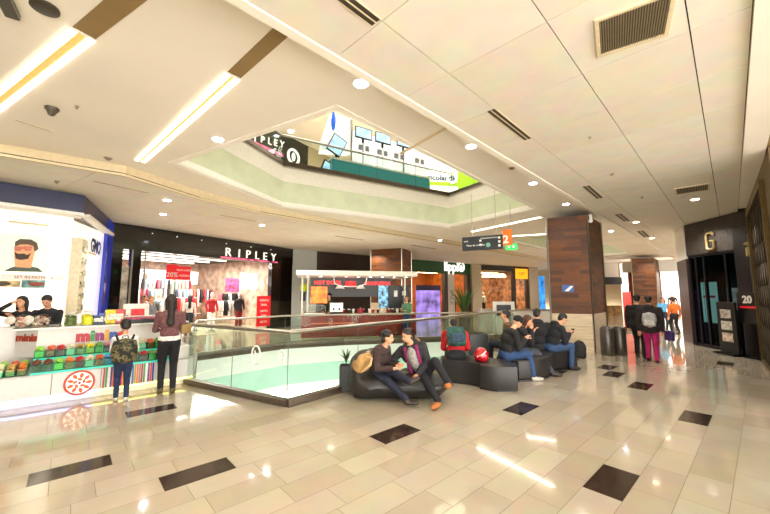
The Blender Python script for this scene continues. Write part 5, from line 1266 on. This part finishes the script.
def human(label, loc, head, H=1.7, pelvis=(0, 0, .93), lean=0, side=0, hyaw=0, hpitch=0, lh=None, rh=None, lf=None, rf=None, knee=(0, 1, .1),
          top='#1c1c20', pants='#1e2534', shoe='#2a221c', hair='#1d1512', style='short', skin='#d9a07c', bulk=1.0, inner=None, coat=0, vox=.013, hood=None, fem=False, sitting=False, name='person', elbL=(-.35, -.5, -.9), elbR=(.35, -.5, -.9), group=None, hs=1):
    k = H/1.7
    t = thing(name, label, 'person', loc, -math.radians(head), group)
    R = Matrix.Rotation(-math.radians(lean), 3, 'X') @ Matrix.Rotation(math.radians(side), 3, 'Y')
    P = Vector(pelvis)
    S = lambda x, y, z: P+R @ Vector((x, y, z))*k
    sw = .165 if fem else .185
    prims = []; mb = MB()
    def limb(a, b, r0, r1, m, bias=0):
        a = Vector(a); b = Vector(b); mb.cone(a, b, r0, r1, 12); mb.ball(a, r0, 2); mb.ball(b, r1, 2)
        prims.append(('L', tuple(a), tuple(b), r0, r1, m, bias))
    def ell(c, r, m, rot=R):
        mb.ball(c, r, 3, rot); prims.append(('E', tuple(c), tuple(r), [list(x) for x in rot], m))
    SK, TP, PT, SH, IN = 0, 1, 2, 3, 4
    b = bulk
    ell(S(0, 0, .0), (.155*k*(1+.3*(b-1)), .115*k, .13*k), PT)
    ell(S(0, .0, .13), (.14*k*b, .105*k*b, .15*k), TP)
    ell(S(0, -.005, .3), (.165*k*b, .115*k*b, .17*k), TP); ell(S(0, -.01, .42), (.17*k*b, .095*k*b, .1*k), TP)
    if inner: ell(S(0, .075*b, .27), (.1*k, .085*k*b, .22*k), IN)
    if coat:
        ell(S(0, 0, -.02), (.175*k*b, .14*k*b, .17*k), TP)
    if hood: ell(S(0, -.07, .5), (.13*k, .08*k, .07*k), TP)
    limb(S(0, .0, .46), S(0, .02, .57), .055*k, .05*k, SK)
    nk = S(0, .02, .56)
    RH = Matrix.Rotation(-math.radians(hyaw), 3, 'Z') @ Matrix.Rotation(math.radians(hpitch), 3, 'X')
    hc = nk+RH @ Vector((0, .02, .11))*k
    kb = k; k = k*hs
    hc = nk+RH @ Vector((0, .02, .11))*k
    ell(hc+RH @ Vector((0, -.01, .03))*k, (.074*k, .093*k, .085*k), SK, RH); ell(hc+RH @ Vector((0, .025, -.03))*k, (.056*k, .066*k, .075*k), SK, RH)
    mb.cone(hc+RH @ Vector((0, .085, .015))*k, hc+RH @ Vector((0, .108, -.02))*k, .009*k, .016*k, 8)
    prims.append(('L', tuple(hc+RH @ Vector((0, .085, .015))*k), tuple(hc+RH @ Vector((0, .108, -.02))*k), .009*k, .016*k, SK, 0))
    for s in (-1, 1): mb.ball(hc+RH @ Vector((s*.074, -.005, 0))*k, (.012*k, .02*k, .032*k), 1, RH)
    ex = MB()
    for s in (-1, 1):
        ex.slot(5).ball(hc+RH @ Vector((s*.031, .08, .012))*k, (.0135*k, .009*k, .008*k), 1, RH); ex.ball(hc+RH @ Vector((s*.032, .083, .032))*k, (.02*k, .006*k, .004*k), 1, RH)
    ex.slot(6).ball(hc+RH @ Vector((0, .086, -.052))*k, (.024*k, .008*k, .008*k), 1, RH)
    k = kb
    # arms
    for s, tg, eh in ((-1, lh, elbL), (1, rh, elbR)):
        sh = S(s*sw*(1+.25*(b-1)), -.01, .43); 
        tg = Vector(tg) if tg is not None else S(s*.25, .03, -.13)
        el, wr = ik(sh, tg, .285*k, .25*k, Vector(eh))
        limb(sh, el, .056*k*b, .046*k*b, TP); limb(el, wr, .045*k*b, .034*k*b, TP)
        d = (wr-el).normalized(); side_ = d.cross(Vector((0, 0, 1))); side_ = side_.normalized() if side_.length > .1 else Vector((1, 0, 0)); up = side_.cross(d)
        limb(wr, wr+d*.05*k, .024*k, .026*k, SK)
        ex.slot(0)
        pc = wr+d*.075*k
        RM = Matrix((side_, d, up)).transposed()
        ex.ball(pc, (.036*k, .046*k, .015*k), 2, RM)
        for i in range(4):
            bs_ = pc+side_*(i-1.5)*.018*k+d*.03*k; L = (.06, .07, .066, .052)[i]*k; m_ = bs_+d*L*.55-up*.006*k; e_ = m_+d*L*.4-up*.022*k
            ex.tube([bs_, m_, e_], [.0085*k, .008*k, .0065*k], 6)
        th = pc-d*.015*k-side_*(-s)*-.03*k
        ex.tube([pc-side_*s*.028*k-d*.02*k, pc-side_*s*.052*k+d*.012*k, pc-side_*s*.05*k+d*.042*k-up*.01*k], [.011*k, .0095*k, .008*k], 6)
    # legs
    feet = []
    for s, tg in ((-1, lf), (1, rf)):
        hp = P+Vector((s*.085*k, 0, -.03*k)); tg = Vector(tg) if tg is not None else Vector((s*.1, 0, .09))
        kn, an = ik(hp, tg, .43*k, .42*k, knee)
        lk = k*(1+.35*(b-1)); limb(hp, kn, .095*lk, .066*lk, PT); limb(kn, an, .063*lk, .048*lk, PT)
        fd = Vector((0, 1, 0)); sd = (an-kn).normalized(); fd = (fd-sd*fd.dot(sd)*.9).normalized()
        if an.z < .16*k+.02: fd = Vector((fd.x, abs(fd.y)+.3, 0)).normalized()
        limb(an, an-Vector((0, 0, .02*k)), .036*k, .036*k, SH); feet.append((an, fd, s))
    mats = [mat('skin_'+skin[1:], skin, .5, var=.04), cloth(top), cloth(pants, .12), mat('shoe_'+shoe[1:], shoe, .5), cloth(inner or top), mat('eye_dark', '#1c120e', .3), mat('lip', '#a0524a', .5)]
    body = remeshed(mb, 'body', mats, t, vox*k, 3, prims, ex)
    for an, fd, s in feet:
        sm_ = MB(); rt = fd.cross(Vector((0, 0, 1))); rt = rt.normalized() if rt.length > .1 else Vector((1, 0, 0)); u_ = rt.cross(fd); RM = Matrix((rt, fd, u_)).transposed()
        lo = an-Vector((0, 0, .085*k)) if an.z < .16*k+.02 else an-u_*.06*k
        lo.z = max(lo.z, .004)
        sm_.ball(lo+fd*.015*k+u_*.045*k, (.05*k, .065*k, .052*k), 2, RM); sm_.ball(lo+fd*.12*k+u_*.032*k, (.052*k, .09*k, .04*k), 2, RM); sm_.ball(lo+fd*.06*k+u_*.03*k, (.05*k, .105*k, .036*k), 2, RM)
        sm_.cone(an-u_*.0, lo+u_*.04*k, .052*k, .052*k)
        remeshed(sm_, 'shoe', [mats[3]], t, .012, 2)
    # hair
    k = kb*hs; hb = MB(); q = lambda x, y, z: hc+RH @ Vector((x, y, z))*k
    hb.ball(q(0, -.022, .05), (.083*k, .094*k, .082*k), 3, RH)
    if style == 'long':
        hb.ball(q(0, -.07, -.02), (.085*k, .055*k, .12*k), 2, RH); hb.cone(q(0, -.075, 0), S(0, -.13*b, .33), .075*k, .05*k); hb.ball(S(0, -.13*b, .32), (.07*k, .04*k, .1*k), 2, R)
        for s in (-1, 1): hb.cone(q(s*.07, -.01, .04), q(s*.075, -.02, -.16), .03*k, .02*k)
    elif style == 'pony':
        hb.ball(q(0, -.1, .07), (.035*k,)*3); hb.cone(q(0, -.11, .06), q(0, -.15, -.1), .03*k, .015*k)
    elif style == 'bun': hb.ball(q(0, -.1, .09), (.05*k,)*3)
    elif style == 'curly':
        rnd = random.Random(3)
        for i in range(26): a = rnd.uniform(0, 6.28); e = rnd.uniform(-.3, 1.3); hb.ball(q(.085*math.cos(a)*math.cos(e), -.03+.09*math.sin(a)*math.cos(e)-.01, .04+.08*math.sin(e)), .03*k, 1)
        hb.ball(q(0, -.07, -.03), (.08*k, .05*k, .08*k))
    elif style == 'short': hb.ball(q(0, -.055, 0), (.074*k, .05*k, .07*k), 2, RH)
    hm = mat('hair_'+hair[1:], hair, .55, var=.25, scale=60)
    if style == 'beanie':
        hb.ball(q(0, -.015, .055), (.09*k, .104*k, .088*k), 3, RH); remeshed(hb, 'beanie', [cloth(hair)], t, .012, 2)
    else: remeshed(hb, 'hair', [hm], t, .012, 2)
    k = kb
    if hood == 'fur':
        fb = MB()
        n = 16
        for i in range(n+1):
            a = PI*(i/n)*1.2-PI*.1; fb.ball(S(.14*math.cos(a), -.06-.05*math.sin(a), .47+.06*math.sin(a)), .04*k, 1)
        remeshed(fb, 'fur_hood_trim', [mat('fur_brown', '#8a6a48', .95, var=.3, scale=90, bump=.6)], t, .013, 1)
    t['_'] = 0; del t['_']
    t_info = dict(t=t, S=S, R=R, k=k, hc=hc, M=Matrix.Translation(loc) @ Matrix.Rotation(-math.radians(head), 4, 'Z'))
    return t_info
def backpack(h, label, c, pocket, y=-.17, z=.26, w=.3, hh=.42, d=.16, camo=None, straps='#1a1a1a', name='backpack', off=0):
    M = h['M']; k = h['k']; p = M @ h['S'](off, y, z-hh/2/k)
    t = thing(name, label, 'backpack', p); t.rotation_euler = (M.to_3x3() @ h['R']).to_euler()
    a = MB(); a.ball((0, 0, hh*.45), (w*.5, d*.5, hh*.46)).box(-w*.42, w*.42, -d*.4, d*.42, .03, hh*.82, .04)
    m = camo_mat('camouflage_cloth') if camo and camo > .6 else mat('pack_'+c[1:], c, .7, var=camo or .15, scale=10)
    remeshed(a, 'bag_body', [m], t, .012, 4)
    a = MB(); a.box(-w*.33, w*.33, -d*.66, -d*.35, .05, hh*.45, .03); remeshed(a, 'front_pocket', [m if camo and camo > .6 else mat('pack_'+pocket[1:], pocket, .7, var=.3 if camo else .15, scale=20)], t, .012, 3)
    for s in (-1, 1): MB().tube([(s*w*.25, d*.3, .05), (s*w*.42, d*.55, hh*.3), (s*w*.36, d*.9, hh*.7), (s*w*.3, d*.75, hh*.95), (s*w*.25, d*.25, hh*.85)], .018, 6).build('strap', mat('strap_'+straps[1:], straps, .8), t, 1)
    MB().tube([(-.04, 0, hh*.9), (-.03, -.01, hh*.98), (.03, -.01, hh*.98), (.04, 0, hh*.9)], .009, 6).build('handle', mat('strap_'+straps[1:], straps, .8), t, 1)
    return t
kh = -math.degrees(K.rz)          # heading into the kiosk
kin = math.degrees(math.atan2(-math.sin(K.rz), math.cos(K.rz)))
def standing(label, loc, head, H, hands=None, stride=0, **kw):
    k = H/1.7
    lh, rh = hands or (None, None)
    return human(label, loc, head, H, (0, 0, .91*k), lh=lh, rh=rh, lf=(-.09*k, stride, .085*k), rf=(.09*k, -stride, .085*k), **kw)
# boy
b = G(118, 402)
h1 = standing('boy with a camouflage backpack, white shirt and dark jeans standing at the candy kiosk', (b.x, b.y+.05, 0), kin+4, 1.23, hands=((-.14, .24, .7), (.14, .22, .7)), stride=.04, hs=1.3, bulk=1.1, top='#e6e4e2', pants='#22304e', shoe='#d8d4cc', hair='#15100e', hyaw=-8, hpitch=-12, vox=.014)
backpack(h1, 'camouflage backpack worn by the boy at the candy kiosk', '#34301f', '#4a442c', w=.37, hh=.44, y=-.2, z=.22, d=.18, camo=.9)
b = G(166, 393)
h2 = standing('long-haired woman in a mauve brown jacket standing at the candy kiosk', (b.x, b.y, 0), kin+8, 1.68, hands=((-.17, .32, 1.04), (.15, .32, 1.06)), stride=.05, top='#6a4446', pants='#15151a', shoe='#5c5434', hair='#1e1310', style='long', fem=True, bulk=1.08, coat=0, hyaw=-10, hpitch=-14, inner=None)
M = h2['M']
t = thing('handbag', 'small tan shoulder bag on the right side of the woman in the mauve jacket', 'bag', M @ Vector((.24, .04, .98)), -.6); MB().box(-.045, .045, -.09, .09, 0, .17, .03).build('bag_body', mat('tan_bag', '#8c7040', .6), t, 1); MB().tube([(0, -.07, .15), (-.02, -.05, .3), (-.05, 0, .38), (-.02, .05, .3), (0, .07, .15)], .01, 6).build('strap', mat('dark_strap', '#3a2a1a', .6), t, 1)
mb = MB(); mb.lathe([(.165, .0), (.172, .02), (.17, .06), (.158, .075)], n=24, sy=.74); o = remeshed(mb, 'shirt_hem', [cloth('#e8e2da')], h2['t'], .012, 1); o.location = (0, 0, .885)
# kiosk attendants
xx = K.px(23, 300, 2.0)[0]; p = K.w(xx, 2.0)
standing('dark-haired woman attendant in a black jacket behind the kiosk with a hand at her face', p, 148, 1.64, hands=((.02, .3, 1.25), (.12, .16, 1.5)), top='#1a191c', pants='#202024', hair='#17110e', style='long', fem=True, hyaw=18, hpitch=-4)
xx = K.px(49, 300, 2.05)[0]; p = K.w(xx, 2.05)
standing('bearded man attendant in a dark jacket looking down behind the kiosk', p, 150, 1.68, hands=((-.1, .32, 1.15), (.1, .34, 1.15)), top='#1e222a', pants='#202024', hair='#1d1512', hyaw=5, hpitch=-32, bulk=1.0)
# beanbag women
def seated(label, loc, head, H, seat, **kw):
    k = H/1.7
    return human(label, (loc[0], loc[1], 0), head, H, (0, 0, seat+.1*k), **kw)
h3 = seated('woman in a brown plaid jacket and navy jeans on the left of the beanbag', (-.2, 5.97), 118, 1.62, .29, lean=26, hyaw=-5, hpitch=-8, lh=(-.02, .42, .52), rh=(.12, .4, .5),
    lf=(.2, .76, .36), rf=(.3, .8, .09), knee=(0, .3, 1), top='#3a2a28', pants='#191e30', shoe='#2e241e', hair='#120d0b', style='curly', bulk=1.36, coat=0, fem=True)
backpack(h3, 'tan canvas backpack on the back of the woman on the beanbag', '#b08a52', '#9a7440', w=.38, hh=.38, y=-.1, z=.2, d=.2, straps='#c9a878', off=.3)
h4 = seated('woman in a dark fur-hooded coat and tan boots on the right of the beanbag', (.6, 6.03), 195, 1.66, .3, lean=18, side=16, hyaw=38, hpitch=-18, lh=(-.02, .3, .42), rh=(.32, .3, .55), elbL=(-.7, -.3, -.5), elbR=(.7, -.2, -.5),
    lf=(-.52, .42, .3), rf=(-.36, .62, .1), knee=(-.3, .6, 1), top='#25252a', pants='#17181e', shoe='#a8652c', hair='#1a100e', style='pony', bulk=1.45, inner='#8e8b88', hood='fur', fem=True)
o = remeshed(MB().tube([h4['S'](-.1, .07, .5), h4['S'](-.1, .15, .3), h4['S'](-.11, .16, .05)], .035).tube([h4['S'](.1, .07, .5), h4['S'](.1, .15, .3), h4['S'](.11, .16, .05)], .035), 'purple_jacket_lining', [cloth('#7a1f4e')], h4['t'], .013, 1)
# sitter in red, facing away
h5 = seated('person in a red jacket bent forward, seated facing away on the curved ottoman', (1.42, 7.0), 5, 1.7, .4, lean=34, hpitch=-40, lh=(-.15, .42, .5), rh=(.15, .42, .5), lf=(-.15, .5, .09), rf=(.15, .5, .09), knee=(0, .2, 1), top='#b5141c', pants='#1b1c22', hair='#16110e', bulk=1.3, hood=1)
backpack(h5, 'dark green and navy backpack on the back of the person in the red jacket', '#1c443e', '#22384e', w=.42, hh=.5, y=-.22, z=.3, d=.2, camo=.4)
h6 = seated('person in a black beanie and blue jeans seated nearest in the dark-clothed row', (2.38, 7.02), 88, 1.72, .4, lean=20, hpitch=-30, lh=(-.05, .4, .75), rh=(.1, .38, .78), lf=(-.1, .46, .09), rf=(.12, .5, .09), knee=(0, .4, 1), top='#141416', pants='#25406a', shoe='#b8b2a8', hair='#101012', style='beanie', bulk=1.36)
h7 = seated('brown-haired woman in dark coat and grey trousers seated beyond the beanie wearer', (2.82, 7.55), 105, 1.66, .4, lean=18, hpitch=-20, hyaw=10, lh=(-.05, .34, .85), rh=(.1, .3, .92), lf=(-.1, .62, .09), rf=(.08, .66, .09), knee=(0, .4, 1), top='#1c1a1c', pants='#3c4048', hair='#4a2616', style='long', bulk=1.25, fem=True)
h8 = seated('dark-haired person half hidden behind the person in the beanie', (2.92, 8.22), 290, 1.72, .4, lean=5, lf=(-.1, .45, .09), rf=(.1, .45, .09), knee=(0, .4, 1), top='#6a5236', hair='#14100e', bulk=1.2)
h9 = seated('person in a hooded black jacket seated facing away, fourth in the row', (3.5, 8.05), 20, 1.8, .4, lean=8, hyaw=15, hpitch=-10, lf=(-.12, .48, .09), rf=(.12, .48, .09), knee=(0, .4, 1), top='#111113', pants='#1a1a20', hair='#14100e', bulk=1.4, hood=1)
h10 = seated('person in a navy black jacket looking down at a phone, last in the row', (3.7, 7.95), 84, 1.78, .4, lean=26, hpitch=-34, lh=(-.05, .46, .78), rh=(.1, .44, .78), lf=(-.1, .5, .09), rf=(.14, .42, .09), knee=(0, .4, 1), top='#15161c', pants='#2c4468', shoe='#2a2220', hair='#120f0e', bulk=1.35, hood=1)
M = h10['M']; t = thing('mobile_phone', 'small dark phone held by the person at the end of the row', 'phone', M @ Vector((.03, .56, .84)), 0); MB().box(-.035, .035, -.004, .004, -.07, .07, .003, rot=(.6, 0, 0)).build('phone_body', BLK, t)
def floorpack(label, loc, rz, c, hh=.44):
    t = thing('backpack', label, 'backpack', loc, rz)
    a = MB(); a.ball((0, 0, hh*.47), (.17, .13, hh*.47)).box(-.15, .15, -.1, .1, .01, hh*.7, .04); remeshed(a, 'bag_body', [mat('pack_'+c[1:], c, .7)], t, .014, 4)
    a = MB(); a.box(-.11, .11, -.15, -.08, .04, hh*.45, .02); remeshed(a, 'front_pocket', [mat('pack_'+c[1:], c, .7)], t, .013, 3)
    MB().tube([(-.1, .1, .1), (-.14, .2, .05), (-.1, .25, .02), (-.02, .3, .012)], .012, 6).build('strap', BLK, t, 1)
floorpack('black backpack slumped on the ottoman end beside the person with the phone', G(580, 358, 0)+Vector((0, 0, 0)), -.6, '#141416', .5)
# walkers
b = G(653, 362)
h11 = standing('person in a dark coat and magenta trousers walking down the right hall', (b.x, b.y, 0), 40, 1.63, stride=.14, top='#1e1518', pants='#a3175e', shoe='#3a1420', hair='#14100e', bulk=1.42, coat=1, hood=1)
backpack(h11, 'pale grey clear backpack on the person in magenta trousers', '#9a9a98', '#b4b2ae', w=.32, hh=.42, y=-.2, z=.2, d=.14)
M = h11['M']; t = thing('shopping_bag', 'small purple bag hanging at the side of the person in magenta trousers', 'bag', M @ Vector((.36, .0, .55)), 0); MB().box(-.05, .05, -.1, .1, 0, .24, .01).build('bag_body', mat('purple_bag', '#3a2a68', .5), t); MB().tube([(0, -.06, .24), (0, -.03, .34), (0, .03, .34), (0, .06, .24)], .006, 6).build('handle', BLK, t)
b = G(638, 358)
standing('person all in black walking beside the person in magenta trousers', (b.x+.12, b.y+.05, 0), 42, 1.66, stride=.12, top='#121012', pants='#141216', hair='#14100e', bulk=1.42, coat=1)
b = G(676, 334)
standing('small person in an orange vest far down the right hall', b, 10, 1.5, stride=.1, top='#c8641e', pants='#1a1a1c', hair='#2a1c14', bulk=1.15)
b = G(665, 331)
standing('person in a pale blue top far down the right hall', b, 200, 1.5, top='#5aa0cc', pants='#2a3040', hair='#2a1c14')
# by the food kiosk and the store
p = W6.w(3.85, -.32)
standing('dark-haired woman in a green top at the right end of the food kiosk', p, -150, 1.6, hands=((-.1, .3, 1.05), (.1, .3, 1.1)), top='#5c8a6a', pants='#22345c', hair='#1d1310', style='long', fem=True, hyaw=-30)
p = W6.w(1.05, .95)
standing('food kiosk vendor in a black cap and dark apron behind the counter', p, 190, 1.7, hands=((-.15, .35, 1.0), (.15, .35, 1.0)), top='#2a3a2a', pants='#1a1a1c', hair='#111111', style='beanie')
p = W1.w(W1.px(151, 300, -1.2)[0], -1.2)
standing('fair-haired shopper in a grey top near the left side of the store entrance', p, 100, 1.6, hands=((-.1, .3, 1.0), (.1, .3, 1.1)), top='#7a8088', pants='#2a3040', hair='#9a6a3a', style='short', fem=True, hyaw=10)
p = W1.w(W1.px(190, 300, .6)[0], .6)
standing('dark-haired shopper in a white top facing into the store', p, -30, 1.6, top='#e4dcd2', pants='#2a3040', hair='#2a1810', style='long', fem=True)
p = W1.w(W1.px(143, 300, 1.0)[0], 1.0)
standing('shopper in a red cardigan just inside the store', p, 60, 1.62, top='#b03038', pants='#2a3040', hair='#2a1810', style='short', fem=True)

# ---- pieces of parts
def under(child, parent):
    child.parent = parent; child.matrix_parent_inverse = Matrix.Identity(4)
PAIRS = {'stripe': 'front_panel', 'led_strip': 'plinth', 'logo_petals': 'logo_disc', 'logo_centre': 'logo_disc', 'letter': 'fascia', 'printed_face': 'sheet', 'printed_beard': 'sheet', 'printed_hair': 'sheet', 'printed_shirt': 'sheet', 'printed_sunglasses': 'sheet', 'printed_shoulders': 'sheet', 'printed_shape': 'sheet',
         'fur_hood_trim': 'body', 'purple_jacket_lining': 'body', 'shirt_hem': 'body', 'eyewear_print': 'frame', 'downlight': 'roof', 'white_stripe': 'shell', 'lining': 'shell', 'lamp': 'trim_ring', 'lens': 'housing', 'display': 'housing', 'symbol': 'panel', 'round_symbol': 'panel', 'handle': 'bag_body', 'strap': 'bag_body', 'front_pocket': 'bag_body', 'printed_patch': 'wrapper', 'knob': 'body', 'spout': 'body', 'red_strip': 'panel', 'inlay': 'body', 'acrylic_edge': 'bin_shelf', 'mark': 'ring'}
ch = {}
for o in bpy.data.objects:
    if o.parent is not None: ch.setdefault(o.parent.name, []).append(o)
for pn, kids in ch.items():
    base = {}
    for o in kids: base.setdefault(o.name.split('.')[0], o)
    for o in kids:
        n = o.name.split('.')[0]
        if n in PAIRS and PAIRS[n] in base and o.type == 'MESH': under(o, base[PAIRS[n]])
# letters of the candy kiosk belong to its sign wall
for o in list(bpy.data.objects):
    if o.parent is not None and o.parent.name.startswith('candy_kiosk') and o.name.startswith('letter'):
        w_ = [c for c in bpy.data.objects if c.parent == o.parent and c.name.startswith('sign_wall')]
        if w_: under(o, w_[0])
